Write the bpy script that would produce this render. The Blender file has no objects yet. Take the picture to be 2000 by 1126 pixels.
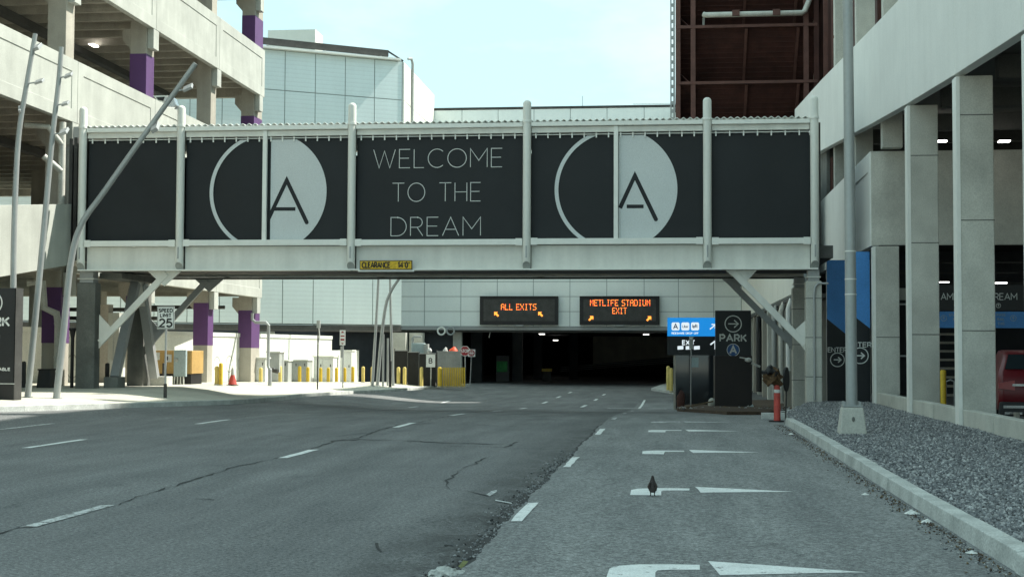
import bpy, bmesh, math, random
import numpy as np
from mathutils import Vector, Matrix
R_ = math.radians
random.seed(7); rng = np.random.default_rng(7)
scn = bpy.context.scene
COL = scn.collection

# ------------------------------------------------------------------ camera
FP, CX, CY, CH = 2780.0, 1000.0, 563.0, 1.7          # focal length in photo pixels, centre, eye height
YAW, PIT, ROL = R_(6.388), R_(2.5466), R_(0.25)
Fv = np.array([-math.sin(YAW)*math.cos(PIT), math.cos(YAW)*math.cos(PIT), math.sin(PIT)])
Rv = np.array([math.cos(YAW), math.sin(YAW), 0.0]); Uv = np.cross(Rv, Fv)
Rr = math.cos(ROL)*Rv + math.sin(ROL)*Uv; Ur = math.cos(ROL)*Uv - math.sin(ROL)*Rv
cam = bpy.data.cameras.new('camera'); cam.lens = FP/2000*36; cam.sensor_width = 36
cam.clip_start = 0.1; cam.clip_end = 3000
camo = bpy.data.objects.new('camera', cam); COL.objects.link(camo)
camo.matrix_world = Matrix(((Rr[0], Ur[0], -Fv[0], 0), (Rr[1], Ur[1], -Fv[1], 0), (Rr[2], Ur[2], -Fv[2], CH), (0, 0, 0, 1)))
scn.camera = camo

# ------------------------------------------------------------------ sky, sun, exposure
SUN_AZ, SUN_EL = R_(25), R_(50)                      # azimuth measured from +X (right) towards +Y (ahead)
SD = Vector((math.cos(SUN_EL)*math.cos(SUN_AZ), math.cos(SUN_EL)*math.sin(SUN_AZ), math.sin(SUN_EL)))
world = bpy.data.worlds.new('World'); scn.world = world; world.use_nodes = True
wn = world.node_tree.nodes; wl = world.node_tree.links; wn.clear()
wo = wn.new('ShaderNodeOutputWorld'); bg = wn.new('ShaderNodeBackground'); bg.inputs[1].default_value = 0.13
sky = wn.new('ShaderNodeTexSky'); sky.sky_type = 'NISHITA'; sky.sun_disc = False
sky.sun_elevation = SUN_EL; sky.sun_rotation = math.pi/2 - SUN_AZ
sky.air_density = 1.0; sky.dust_density = 2.2; sky.ozone_density = 1.0; sky.altitude = 10
tint = wn.new('ShaderNodeMix'); tint.data_type = 'RGBA'; tint.blend_type = 'MULTIPLY'; tint.inputs[0].default_value = 1
tint.inputs[7].default_value = (0.86, 1.03, 0.92, 1)
wl.new(sky.outputs[0], tint.inputs[6])
# thin scattered clouds over the whole sky
tc = wn.new('ShaderNodeTexCoord'); mp = wn.new('ShaderNodeMapping'); mp.inputs['Scale'].default_value = (1, 1, 2.4)
cn = wn.new('ShaderNodeTexNoise'); cn.inputs['Scale'].default_value = 4.2; cn.inputs['Detail'].default_value = 7; cn.inputs['Roughness'].default_value = .58
cr = wn.new('ShaderNodeValToRGB'); cr.color_ramp.elements[0].position = .45; cr.color_ramp.elements[1].position = .68
cm = wn.new('ShaderNodeMix'); cm.data_type = 'RGBA'; cm.inputs[7].default_value = (1.95, 2.2, 2.18, 1)
cs = wn.new('ShaderNodeMath'); cs.operation = 'MULTIPLY'; cs.inputs[1].default_value = .8
wl.new(tc.outputs['Generated'], mp.inputs[0]); wl.new(mp.outputs[0], cn.inputs['Vector']); wl.new(cn.outputs[0], cr.inputs[0])
wl.new(cr.outputs[0], cs.inputs[0]); wl.new(cs.outputs[0], cm.inputs[0]); 
hz = wn.new('ShaderNodeMix'); hz.data_type = 'RGBA'; hz.inputs[0].default_value = .9; hz.inputs[7].default_value = (1.30, 1.92, 1.98, 1)   # even summer haze
wl.new(tint.outputs[2], hz.inputs[6]); wl.new(hz.outputs[2], cm.inputs[6])
wl.new(cm.outputs[2], bg.inputs[0]); wl.new(bg.outputs[0], wo.inputs[0])
sl = bpy.data.lights.new('sun', 'SUN'); sl.energy = 2.0; sl.angle = R_(0.53); sl.color = (1.0, .965, .87)
so = bpy.data.objects.new('sun', sl); COL.objects.link(so); so.location = (30, 20, 60)
so.rotation_euler = SD.to_track_quat('Z', 'Y').to_euler()
scn.view_settings.view_transform = 'Standard'; scn.view_settings.look = 'None'
scn.view_settings.exposure = 2.0; scn.view_settings.gamma = 1
scn.cycles.max_bounces = 8; scn.cycles.diffuse_bounces = 5
scn.cycles.use_denoising = True

# ------------------------------------------------------------------ pixel rays of the photograph -> places in the world
EYE = np.array([0, 0, CH])
def ray(px, py): return Fv + Rr*(px-CX)/FP - Ur*(py-CY)/FP
def onY(px, py, Y): d = ray(px, py); return EYE + d*Y/d[1]
def onX(px, py, X): d = ray(px, py); return EYE + d*X/d[0]
def onZ(px, py, z): d = ray(px, py); return EYE + d*(z-CH)/d[2]
def interp(x, tab): return float(np.interp(x, [a for a, b in tab], [b for a, b in tab]))
def prof(Y):                                        # the road drops gently past 32 m
    t = min(1, max(0, (Y-32)/36)); return -.77*t*t*(3-2*t)
def kb(Y): return interp(Y, [(0, .12), (35, .1), (46, -.04), (55, -.22), (75, -.5), (97, -.66), (300, -.7)])    # gutter on the left
def zl(Y): return interp(Y, [(0, .36), (40, .34), (47, .40), (58, .34), (67, .16), (75, .02), (84, -.16), (97, -.42), (300, -.45)])
def hit(px, py, zf):
    z = 0.0
    for _ in range(80):
        P = onZ(px, py, z); z = .75*z + .25*zf(P[0], P[1])
    return P
KERB = [hit(px, py, lambda X, Y: kb(Y)) for px, py in [(-420, 818), (0, 805), (345, 793), (487, 788), (600, 774), (720, 767), (840, 759), (918, 754)]]
KY = [p[1] for p in KERB]; KX = [p[0] for p in KERB]
def kx(Y): return float(np.interp(Y, KY, KX))
def sm(t): t = min(1, max(0, t)); return t*t*(3-2*t)
def road_z(X, Y):
    e = kx(Y); t = sm((X - e)/5.0); return kb(Y)*(1-t) + prof(Y)*t
def side_z(X, Y):
    k = kb(Y) + .14; t = sm((kx(Y)-.3-X)/3.0); return k*(1-t) + max(zl(Y), k)*t
def gl(px, py): return hit(px, py, side_z)
def gr(px, py): return hit(px, py, lambda X, Y: prof(Y))

# ------------------------------------------------------------------ helpers: tagging and meshes
WL = {}
def tag(o, label=None, cat=None, group=None, kind=None):
    if label: o['label'] = label
    if cat: o['category'] = cat
    if group: o['group'] = group
    if kind: o['kind'] = kind
    return o
def thing(name, label, cat, loc=(0, 0, 0), group=None, kind=None):
    o = bpy.data.objects.new(name, None); COL.objects.link(o); o.location = loc; o.empty_display_size = .2
    WL[o.name] = np.array(loc, float); tag(o, label, cat, group, kind); return o
class MB:
    def __init__(s): s.v = []; s.f = []
    def add(s, vs, fs):
        n = len(s.v); s.v += [tuple(map(float, v)) for v in vs]; s.f += [tuple(i+n for i in f) for f in fs]; return s
    def box(s, x0, x1, y0, y1, z0, z1):
        x0, x1 = sorted((x0, x1)); y0, y1 = sorted((y0, y1)); z0, z1 = sorted((z0, z1))
        return s.add([(x0,y0,z0),(x1,y0,z0),(x1,y1,z0),(x0,y1,z0),(x0,y0,z1),(x1,y0,z1),(x1,y1,z1),(x0,y1,z1)],
                     [(0,3,2,1),(4,5,6,7),(0,1,5,4),(1,2,6,5),(2,3,7,6),(3,0,4,7)])
    def bar(s, p0, p1, w, h, up=(0, 0, 1)):
        p0, p1 = np.array(p0, float), np.array(p1, float); d = p1-p0; d /= np.linalg.norm(d)
        up = np.array(up, float)
        if abs(d @ up) > .95*np.linalg.norm(up): up = np.array([0, 1., 0])
        a = np.cross(d, up); a /= np.linalg.norm(a); b = np.cross(a, d); a = a*w/2; b = b*h/2
        vs = [p+sa*a+sb*b for p in (p0, p1) for sa, sb in ((-1,-1),(1,-1),(1,1),(-1,1))]
        return s.add(vs, [(3,2,1,0),(4,5,6,7),(0,1,5,4),(1,2,6,5),(2,3,7,6),(3,0,4,7)])
    def tube(s, pts, r, n=10, cap=True):
        pts = [np.array(p, float) for p in pts]; k = len(pts)
        rs = [r]*k if np.isscalar(r) else list(r); rings = []; prev = None
        for i, p in enumerate(pts):
            d = pts[min(i+1, k-1)] - pts[max(i-1, 0)]; d = d/(np.linalg.norm(d)+1e-9)
            if prev is None:
                u = np.array([0, 0, 1.]) if abs(d[2]) < .9 else np.array([1., 0, 0])
            else: u = prev
            a = u - d*(u @ d); a /= np.linalg.norm(a)+1e-9; prev = a; b = np.cross(d, a)
            rings.append([p + rs[i]*(a*math.cos(t)+b*math.sin(t)) for t in [2*math.pi*j/n for j in range(n)]])
        vs = [v for rg in rings for v in rg]; fs = []
        for i in range(k-1):
            for j in range(n): fs.append((i*n+j, i*n+(j+1)%n, (i+1)*n+(j+1)%n, (i+1)*n+j))
        if cap: fs.append(tuple(range(n-1, -1, -1))); fs.append(tuple((k-1)*n+j for j in range(n)))
        return s.add(vs, fs)
    def prism(s, poly, vec):
        n = len(poly); vec = np.array(vec, float); a = [np.array(p, float) for p in poly]
        vs = a + [p+vec for p in a]
        return s.add(vs, [tuple(range(n-1, -1, -1)), tuple(range(n, 2*n))] + [(i, (i+1) % n, n+(i+1) % n, n+i) for i in range(n)])
    def poly(s, pts): return s.add(pts, [tuple(range(len(pts)))])
    def ball(s, c, r, nu=12, nv=8):
        r = (r, r, r) if np.isscalar(r) else r; vs = []; fs = []
        for i in range(nv+1):
            t = math.pi*i/nv
            for j in range(nu):
                q = 2*math.pi*j/nu
                vs.append((c[0]+r[0]*math.sin(t)*math.cos(q), c[1]+r[1]*math.sin(t)*math.sin(q), c[2]+r[2]*math.cos(t)))
        for i in range(nv):
            for j in range(nu): fs.append((i*nu+j, (i+1)*nu+j, (i+1)*nu+(j+1) % nu, i*nu+(j+1) % nu))
        return s.add(vs, fs)
    def build(s, name, mat, parent=None, smooth=False, bevel=0, origin=None):
        off = WL[parent.name] if parent is not None else np.zeros(3)
        o0 = np.zeros(3) if origin is None else np.array(origin, float)
        me = bpy.data.meshes.new(name)
        me.from_pydata([tuple(np.array(v)-off-o0) for v in s.v], [], s.f); me.update()
        bm = bmesh.new(); bm.from_mesh(me); bmesh.ops.recalc_face_normals(bm, faces=bm.faces)
        if smooth:
            for fc in bm.faces: fc.smooth = True
            for e in bm.edges:
                if len(e.link_faces) == 2 and e.calc_face_angle(0) > R_(38): e.smooth = False
        bm.to_mesh(me); bm.free()
        me.materials.append(MAT[mat] if isinstance(mat, str) else mat)
        o = bpy.data.objects.new(name, me); COL.objects.link(o); o.location = tuple(o0)
        WL[o.name] = off + o0
        if parent is not None: o.parent = parent
        if bevel:
            m = o.modifiers.new('bevel', 'BEVEL'); m.width = bevel; m.segments = 2; m.limit_method = 'ANGLE'
        return o
def copy_obj(src, loc, parent=None, name=None):
    c = src.copy(); COL.objects.link(c); c.location = tuple(loc); c.parent = parent; return c
def box(name, mat, parent, *a, bevel=0): return MB().box(*a).build(name, mat, parent, bevel=bevel)

# ------------------------------------------------------------------ materials
MAT = {}
def M(name, col, rough=.75, var=.14, scale=1.2, bump=0., bscale=30, metal=0., streak=0., spec=.4, col2=None, fine=.06, lines=None):
    m = bpy.data.materials.new(name); m.use_nodes = True; nt = m.node_tree; N = nt.nodes; L = nt.links
    b = N['Principled BSDF']; b.inputs['Roughness'].default_value = rough; b.inputs['Metallic'].default_value = metal
    b.inputs['Specular IOR Level'].default_value = spec
    g = N.new('ShaderNodeNewGeometry'); pos = g.outputs['Position']
    n1 = N.new('ShaderNodeTexNoise'); n1.inputs['Scale'].default_value = scale; n1.inputs['Detail'].default_value = 6; n1.inputs['Roughness'].default_value = .62
    L.new(pos, n1.inputs['Vector'])
    c = np.array(col); c2 = np.array(col2) if col2 is not None else c*(1-var)
    c1 = c if col2 is not None else np.minimum(c*(1+var), 1)
    rp = N.new('ShaderNodeValToRGB'); e = rp.color_ramp.elements; e[0].position = .32; e[1].position = .68
    e[0].color = (*c2, 1); e[1].color = (*c1, 1); L.new(n1.outputs[0], rp.inputs[0]); out = rp.outputs[0]
    def mulby(sock, lo, hi, p0, p1):
        nonlocal out
        r = N.new('ShaderNodeMapRange'); r.inputs[1].default_value = p0; r.inputs[2].default_value = p1
        r.inputs[3].default_value = lo; r.inputs[4].default_value = hi; L.new(sock, r.inputs[0])
        x = N.new('ShaderNodeMix'); x.data_type = 'RGBA'; x.blend_type = 'MULTIPLY'; x.inputs[0].default_value = 1
        L.new(out, x.inputs[6]); L.new(r.outputs[0], x.inputs[7]); out = x.outputs[2]
    n2 = None
    if fine:
        n2 = N.new('ShaderNodeTexNoise'); n2.inputs['Scale'].default_value = bscale; n2.inputs['Detail'].default_value = 3
        L.new(pos, n2.inputs['Vector']); mulby(n2.outputs[0], 1-fine*2, 1+fine*2, .3, .7)
    if streak:
        mpn = N.new('ShaderNodeMapping'); mpn.inputs['Scale'].default_value = (1.5, 1.5, .13); L.new(pos, mpn.inputs[0])
        n3 = N.new('ShaderNodeTexNoise'); n3.inputs['Scale'].default_value = 1.6; n3.inputs['Detail'].default_value = 5; L.new(mpn.outputs[0], n3.inputs['Vector'])
        mulby(n3.outputs[0], 1-streak*.6, 1+streak*.1, .34, .66)
    hsrc = n2.outputs[0] if n2 else n1.outputs[0]
    if lines:                                        # fine horizontal ribs of sheet cladding
        w = N.new('ShaderNodeTexWave'); w.wave_type = 'BANDS'; w.bands_direction = 'Z'; w.inputs['Scale'].default_value = lines
        w.inputs['Distortion'].default_value = .05; w.inputs['Detail'].default_value = 1; L.new(pos, w.inputs['Vector'])
        mulby(w.outputs[1], .945, 1.01, .0, .25); hsrc = w.outputs[1]; bump = .06
    L.new(out, b.inputs['Base Color'])
    if bump:
        bn = N.new('ShaderNodeBump'); bn.inputs['Strength'].default_value = bump; bn.inputs['Distance'].default_value = .02
        L.new(hsrc, bn.inputs['Height']); L.new(bn.outputs[0], b.inputs['Normal'])
    MAT[name] = m; return m
def EM(name, col, strength):
    m = bpy.data.materials.new(name); m.use_nodes = True; b = m.node_tree.nodes['Principled BSDF']
    b.inputs['Base Color'].default_value = (*[c*.4 for c in col], 1); b.inputs['Emission Color'].default_value = (*col, 1)
    b.inputs['Emission Strength'].default_value = strength; b.inputs['Roughness'].default_value = .5; MAT[name] = m
def GLASS(name, col, rough=.06):
    m = bpy.data.materials.new(name); m.use_nodes = True; b = m.node_tree.nodes['Principled BSDF']
    b.inputs['Base Color'].default_value = (*col, 1); b.inputs['Roughness'].default_value = rough; b.inputs['Specular IOR Level'].default_value = .8; MAT[name] = m

def asphalt(name, base, light, dark, seam=False):
    m = bpy.data.materials.new(name); m.use_nodes = True; nt = m.node_tree; N = nt.nodes; L = nt.links; b = N['Principled BSDF']
    b.inputs['Roughness'].default_value = .86; b.inputs['Specular IOR Level'].default_value = .35
    g = N.new('ShaderNodeNewGeometry'); pos = g.outputs['Position']
    def noise(sc, det=5, stretch=None, ro=.6, dist=0):
        n = N.new('ShaderNodeTexNoise'); n.inputs['Scale'].default_value = sc; n.inputs['Detail'].default_value = det; n.inputs['Roughness'].default_value = ro; n.inputs['Distortion'].default_value = dist
        if stretch:
            mm = N.new('ShaderNodeMapping'); mm.inputs['Scale'].default_value = stretch; L.new(pos, mm.inputs[0]); L.new(mm.outputs[0], n.inputs['Vector'])
        else: L.new(pos, n.inputs['Vector'])
        return n.outputs[0]
    out = None
    def ramp(sock, p0, p1, c0, c1):
        r = N.new('ShaderNodeValToRGB'); e = r.color_ramp.elements; e[0].position, e[1].position = p0, p1; e[0].color = (*c0, 1); e[1].color = (*c1, 1); L.new(sock, r.inputs[0]); return r.outputs[0]
    def mul(a, bb):
        x = N.new('ShaderNodeMix'); x.data_type = 'RGBA'; x.blend_type = 'MULTIPLY'; x.inputs[0].default_value = 1; L.new(a, x.inputs[6]); L.new(bb, x.inputs[7]); return x.outputs[2]
    out = ramp(noise(.35, 7), .3, .7, dark, base)
    out = mul(out, ramp(noise(1.0, 5, (1.6, .22, 1)), .3, .72, (.70, .71, .72), (1.13, 1.13, 1.12)))       # wheel-track streaks along the lane
    out = mul(out, ramp(noise(9, 4), .3, .7, (.88, .88, .88), (1.1, 1.1, 1.1)))
    out = mul(out, ramp(noise(26, 3, None, .7), .34, .66, (.50, .50, .51), (1.62, 1.62, 1.61)))              # coarse aggregate
    agg = noise(85, 2, None, .7)
    out = mul(out, ramp(agg, .36, .66, (.6, .6, .61), (1.42, 1.42, 1.40)))                                 # stone grain
    v = N.new('ShaderNodeTexVoronoi'); v.inputs['Scale'].default_value = 42; L.new(pos, v.inputs['Vector'])
    x = N.new('ShaderNodeMix'); x.data_type = 'RGBA'; L.new(ramp(v.outputs['Distance'], .10, .2, (.55, .55, .55), (0, 0, 0)), x.inputs[0]); L.new(out, x.inputs[6]); x.inputs[7].default_value = (*light, 1); out = x.outputs[2]
    stn = ramp(noise(.9, 6, (1, .5, 1), .7, .6), .60, .74, (1, 1, 1), (.52, .53, .54)); out = mul(out, stn)   # oil and tar stains
    if seam:                                         # dirt and fretting along the open joint
        sx = N.new('ShaderNodeSeparateXYZ'); L.new(pos, sx.inputs[0])
        def mr(sock, a, b_, c, d):
            q = N.new('ShaderNodeMapRange'); q.inputs[1].default_value = a; q.inputs[2].default_value = b_; q.inputs[3].default_value = c; q.inputs[4].default_value = d; L.new(sock, q.inputs[0]); return q.outputs[0]
        def mth(op, u, v):
            q = N.new('ShaderNodeMath'); q.operation = op; L.new(u, q.inputs[0])
            if isinstance(v, float): q.inputs[1].default_value = v
            else: L.new(v, q.inputs[1])
            return q.outputs[0]
        near = mth('MULTIPLY', mr(sx.outputs[0], -2.9, -1.75, 0, 1), mr(sx.outputs[1], 14, 46, 1, .25))
        k = mth('MULTIPLY', mth('POWER', near, 1.3), mr(noise(2.2, 7, (1, .55, 1), .75, .8), .34, .58, .22, 1.0))
        x2 = N.new('ShaderNodeMix'); x2.data_type = 'RGBA'; L.new(k, x2.inputs[0]); L.new(out, x2.inputs[6]); x2.inputs[7].default_value = (.028, .029, .028, 1); out = x2.outputs[2]
        L.new(mr(noise(.5, 5, (1, .3, 1)), .4, .65, .9, .72), b.inputs['Roughness'])
    L.new(out, b.inputs['Base Color'])
    bn = N.new('ShaderNodeBump'); bn.inputs['Strength'].default_value = .5; bn.inputs['Distance'].default_value = .012; L.new(agg, bn.inputs['Height']); L.new(bn.outputs[0], b.inputs['Normal'])
    MAT[name] = m
asphalt('asphalt_main', (.176, .179, .178), (.38, .38, .372), (.138, .141, .142), True)
asphalt('asphalt_lane', (.222, .228, .226), (.45, .45, .44), (.186, .191, .19))
M('asphalt_dark', (.045, .046, .046), .95, .35, 6, .8, 60, fine=.2)
M('moss', (.14, .15, .05), .95, .3, 20)
M('crack', (.04, .041, .041), .95, .2, 6, 0, 40)
def paint(name, col, worn, thr):
    m = M(name, col, .6, .1, 3, .2, 70, fine=.1); nt = m.node_tree; N = nt.nodes; L = nt.links; b = N['Principled BSDF']
    g = N.new('ShaderNodeNewGeometry'); n = N.new('ShaderNodeTexNoise'); n.inputs['Scale'].default_value = 9; n.inputs['Detail'].default_value = 8; n.inputs['Roughness'].default_value = .75
    L.new(g.outputs['Position'], n.inputs['Vector']); r = N.new('ShaderNodeValToRGB'); r.color_ramp.elements[0].position = thr; r.color_ramp.elements[1].position = thr+.05
    L.new(n.outputs[0], r.inputs[0]); src = b.inputs['Base Color'].links[0].from_socket
    x = N.new('ShaderNodeMix'); x.data_type = 'RGBA'; L.new(r.outputs[0], x.inputs[0]); L.new(src, x.inputs[6]); x.inputs[7].default_value = (*worn, 1); L.new(x.outputs[2], b.inputs['Base Color'])
paint('road_paint', (.70, .72, .70), (.17, .17, .17), .585)
paint('road_paint_worn', (.55, .57, .56), (.13, .13, .13), .50)
M('concrete', (.54, .54, .485), .85, .16, .8, .25, 35, streak=.12)
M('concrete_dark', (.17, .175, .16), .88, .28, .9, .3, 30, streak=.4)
M('concrete_pale', (.43, .445, .405), .82, .12, .7, .12, 30, streak=.14)
M('concrete_beige', (.40, .375, .32), .85, .14, .8, .2, 30, streak=.2)
M('spandrel_cool', (.79, .80, .765), .8, .05, .4, .06, 24, streak=.05, fine=.02)
M('kerb_stone', (.47, .485, .46), .88, .22, 2.2, .4, 45, streak=.1, fine=.12)
M('sidewalk', (.50, .485, .41), .88, .12, .7, .2, 50, fine=.1)
M('gravel_base', (.14, .145, .15), .95, .3, 10, .6, 60)
M('soil', (.075, .05, .032), .95, .35, 5, .6, 30)
M('purple', (.105, .045, .145), .6, .1, 1, .05, 30)
M('purple_pale', (.135, .055, .20), .6, .1, 1, .05, 30)
M('white_steel', (.77, .775, .72), .48, .035, .5, 0, 9, streak=.2, spec=.5, fine=.012)
M('white_rail', (.84, .85, .80), .45, .03, .6, 0, 9, streak=.06, fine=.012)
M('grey_steel', (.36, .375, .375), .45, .06, 1, 0, 12, metal=.2, fine=.02)
M('galvanised', (.35, .37, .365), .45, .06, 1.2, 0, 12, metal=.25, fine=.02)
M('dark_steel', (.055, .055, .052), .7, .25, 2, .1, 20)
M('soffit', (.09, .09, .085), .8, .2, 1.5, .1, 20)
M('banner', (.0125, .0155, .018), .62, .12, .8, .05, 60, fine=.1)
M('banner_print', (.62, .66, .66), .65, .04, .6, .04, 60)
M('banner_letter', (.62, .635, .62), .7, .05, 3)
M('metal_panel', (.80, .86, .84), .42, .03, .5, 0, 8, spec=.5, streak=.04, fine=.01)
M('metal_panel_warm', (.80, .80, .72), .5, .03, .5, 0, 8, spec=.45, streak=.04, fine=.01)
M('louvre_panel', (.74, .85, .85), .45, .025, .3, .06, 8, spec=.5, lines=1.15, streak=.04, fine=.01)
M('panel_seam', (.30, .34, .345), .7, .1, 2)
M('rust_red', (.068, .026, .02), .75, .3, .8, .2, 14, streak=.2)
M('rust_beam', (.13, .062, .05), .7, .22, 1.5, .1, 20)
M('pipe_white', (.60, .60, .54), .5, .12, 2, 0, 20, streak=.2)
M('yellow', (.62, .42, .035), .5, .12, 3, .05, 20, streak=.15)
M('yellow_pale', (.66, .52, .16), .55, .12, 3, .05, 20, streak=.15)
M('sign_yellow', (.66, .43, .02), .5, .12, 9, 0, 20, fine=.1)
M('orange_box', (.48, .31, .11), .55, .12, 1.5, 0, 20, streak=.1)
M('traffic_orange', (.72, .09, .03), .55, .1, 4)
M('delineator', (.48, .07, .055), .6, .18, 6, 0, 30, streak=.2)
M('black', (.016, .016, .017), .5, .2, 2)
M('black_board', (.014, .0165, .019), .42, .15, 1.2, 0, 20)
M('brown_black', (.018, .013, .012), .5, .25, 1.2)
M('sign_white', (.72, .74, .72), .5, .05, 3)
M('sign_grey', (.70, .73, .70), .5, .05, 3)
M('sign_red', (.30, .02, .03), .5, .1, 3)
M('blue_wrap', (.07, .27, .64), .45, .1, 1)
M('blue_badge', (.035, .11, .30), .5, .08, 3)
M('wall_white', (.70, .72, .66), .8, .06, .5, .05, 20, streak=.08)
M('cabinet_white', (.68, .70, .67), .55, .06, .8, 0, 20, streak=.1)
M('cabinet_grey', (.40, .42, .40), .6, .08, 1, 0, 20, streak=.1)
M('cabinet_blue', (.36, .45, .46), .5, .06, 1, 0, 20, streak=.1)
M('graffiti', (.34, .345, .32), .8, .1, 3)
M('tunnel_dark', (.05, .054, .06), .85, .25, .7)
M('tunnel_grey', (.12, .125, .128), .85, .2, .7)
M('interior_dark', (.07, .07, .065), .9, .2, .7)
M('fence_fabric', (.025, .025, .024), .85, .2, 3)
M('fence_grey', (.30, .31, .30), .8, .1, 3, streak=.15)
M('car_paint', (.13, .006, .011), .3, .05, 1, 0, 20, spec=.5, fine=0)
M('car_trim', (.03, .032, .034), .5, .1, 2)
M('tyre', (.02, .02, .02), .9, .1, 3)
M('chrome', (.5, .5, .5), .2, .05, 3, metal=.9)
M('brown_bag', (.085, .048, .02), .7, .4, 14, .3, 30)
M('pigeon', (.022, .016, .014), .7, .3, 30)
M('pigeon_wing', (.035, .026, .022), .7, .25, 40)
M('pigeon_leg', (.10, .05, .04), .7, .1, 30)
M('litter', (.62, .63, .60), .7, .2, 20)
M('litter_brown', (.16, .12, .07), .9, .3, 20)
M('green_poster', (.05, .35, .10), .6, .3, 3)
for i, c in enumerate([(.19, .197, .203), (.28, .286, .288), (.40, .405, .40), (.12, .126, .133)]): M('gravel_%d' % i, c, .9, .3, 7, .3, 40)
EM('led_amber', (1.0, .30, .04), .55); EM('led_red', (1.0, .09, .035), .45)
EM('screen_blue', (.008, .20, .56), .30); EM('screen_white', (.75, .85, .9), .24); EM('lamp_tube', (1, .97, .9), 2.5)
GLASS('dark_glass', (.02, .025, .03)); GLASS('car_glass', (.02, .03, .035), .03); GLASS('lens_red', (.30, .008, .008), .3)

# ------------------------------------------------------------------ lettering: strokes and dots
def arc(cx, cy, rx, ry, a0, a1, n=14): return [(cx+rx*math.cos(R_(a0+(a1-a0)*i/n)), cy+ry*math.sin(R_(a0+(a1-a0)*i/n))) for i in range(n+1)]
FONT = {
 'A': (.84, [[(0,0),(.42,1),(.84,0)], [(.15,.34),(.69,.34)]]),
 'B': (.62, [[(0,0),(0,1)], [(0,1),(.34,1)]+arc(.34,.76,.24,.24,90,-90,8)+[(0,.52)], [(.34,.52)]+arc(.36,.26,.26,.26,90,-90,8)+[(0,0)]]),
 'C': (.84, [arc(.48,.5,.48,.5,48,312,20)]),
 'D': (.80, [[(0,0),(0,1),(.32,1)]+arc(.32,.5,.48,.5,90,-90,14)+[(0,0)]]),
 'E': (.58, [[(.58,1),(0,1),(0,0),(.58,0)], [(0,.52),(.52,.52)]]),
 'F': (.56, [[(.56,1),(0,1),(0,0)], [(0,.52),(.5,.52)]]),
 'G': (.88, [arc(.48,.5,.48,.5,48,330,20)+[(.90,.48),(.56,.48)]]),
 'H': (.70, [[(0,0),(0,1)], [(.7,0),(.7,1)], [(0,.5),(.7,.5)]]),
 'I': (.06, [[(.03,0),(.03,1)]]),
 'K': (.66, [[(0,0),(0,1)], [(.62,1),(0,.40)], [(.22,.60),(.66,0)]]),
 'L': (.54, [[(0,1),(0,0),(.54,0)]]),
 'M': (.90, [[(0,0),(0,1),(.45,.36),(.9,1),(.9,0)]]),
 'N': (.74, [[(0,0),(0,1),(.74,0),(.74,1)]]),
 'O': (1.0, [arc(.5,.5,.5,.5,0,360,28)]),
 'P': (.62, [[(0,0),(0,1),(.34,1)]+arc(.34,.73,.27,.27,90,-90,10)+[(0,.46)]]),
 'R': (.64, [[(0,0),(0,1),(.34,1)]+arc(.34,.73,.27,.27,90,-90,10)+[(0,.46)], [(.34,.46),(.64,0)]]),
 'S': (.60, [arc(.3,.75,.28,.25,35,270,12)+arc(.3,.25,.3,.25,90,-150,12)]),
 'T': (.70, [[(0,1),(.7,1)], [(.35,1),(.35,0)]]),
 'U': (.72, [[(0,1),(0,.34)]+arc(.36,.34,.36,.34,180,360,12)+[(.72,1)]]),
 'V': (.78, [[(0,1),(.39,0),(.78,1)]]),
 'W': (1.18, [[(0,1),(.30,0),(.59,.92),(.88,0),(1.18,1)]]),
 'X': (.72, [[(0,0),(.72,1)], [(0,1),(.72,0)]]),
 'Y': (.74, [[(0,1),(.37,.48),(.74,1)], [(.37,.48),(.37,0)]]),
 '0': (.60, [arc(.3,.5,.3,.5,0,360,22)]), '1': (.30, [[(0,.78),(.26,1),(.26,0)]]),
 '2': (.60, [arc(.3,.70,.29,.30,165,-25,12)+[(0,0),(.62,0)]]),
 '4': (.66, [[(.5,0),(.5,1),(0,.28),(.68,.28)]]),
 '5': (.60, [[(.56,1),(.10,1),(.05,.56)]+arc(.28,.32,.31,.31,125,-150,14)]),
 "'": (.08, [[(.05,1),(.03,.80)]]), '"': (.2, [[(.05,1),(.03,.80)], [(.18,1),(.16,.80)]]), ' ': (.42, []), '.': (.08, [[(.0,0),(.08,0)]]),
 'b': (.5, [[(0,0),(0,1)], arc(.26,.32,.26,.32,0,360,14)]), 'e': (.5, [[(.0,.34),(.5,.34)]+arc(.25,.32,.25,.32,0,310,12)]), 'r': (.3, [[(0,0),(0,.62)], [(0,.4),(.1,.58),(.3,.62)]]),
 'l': (.06, [[(.03,0),(.03,1)]]), 'y': (.5, [[(0,.62),(.25,.05)], [(.5,.62),(.16,-.25)]]), 'f': (.32, [[(.32,.98),(.16,.98),(.12,.8),(.12,0)], [(0,.6),(.3,.6)]]), 't': (.32, [[(.14,.9),(.14,.1),(.3,.02)], [(0,.6),(.3,.6)]]),
}
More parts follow.
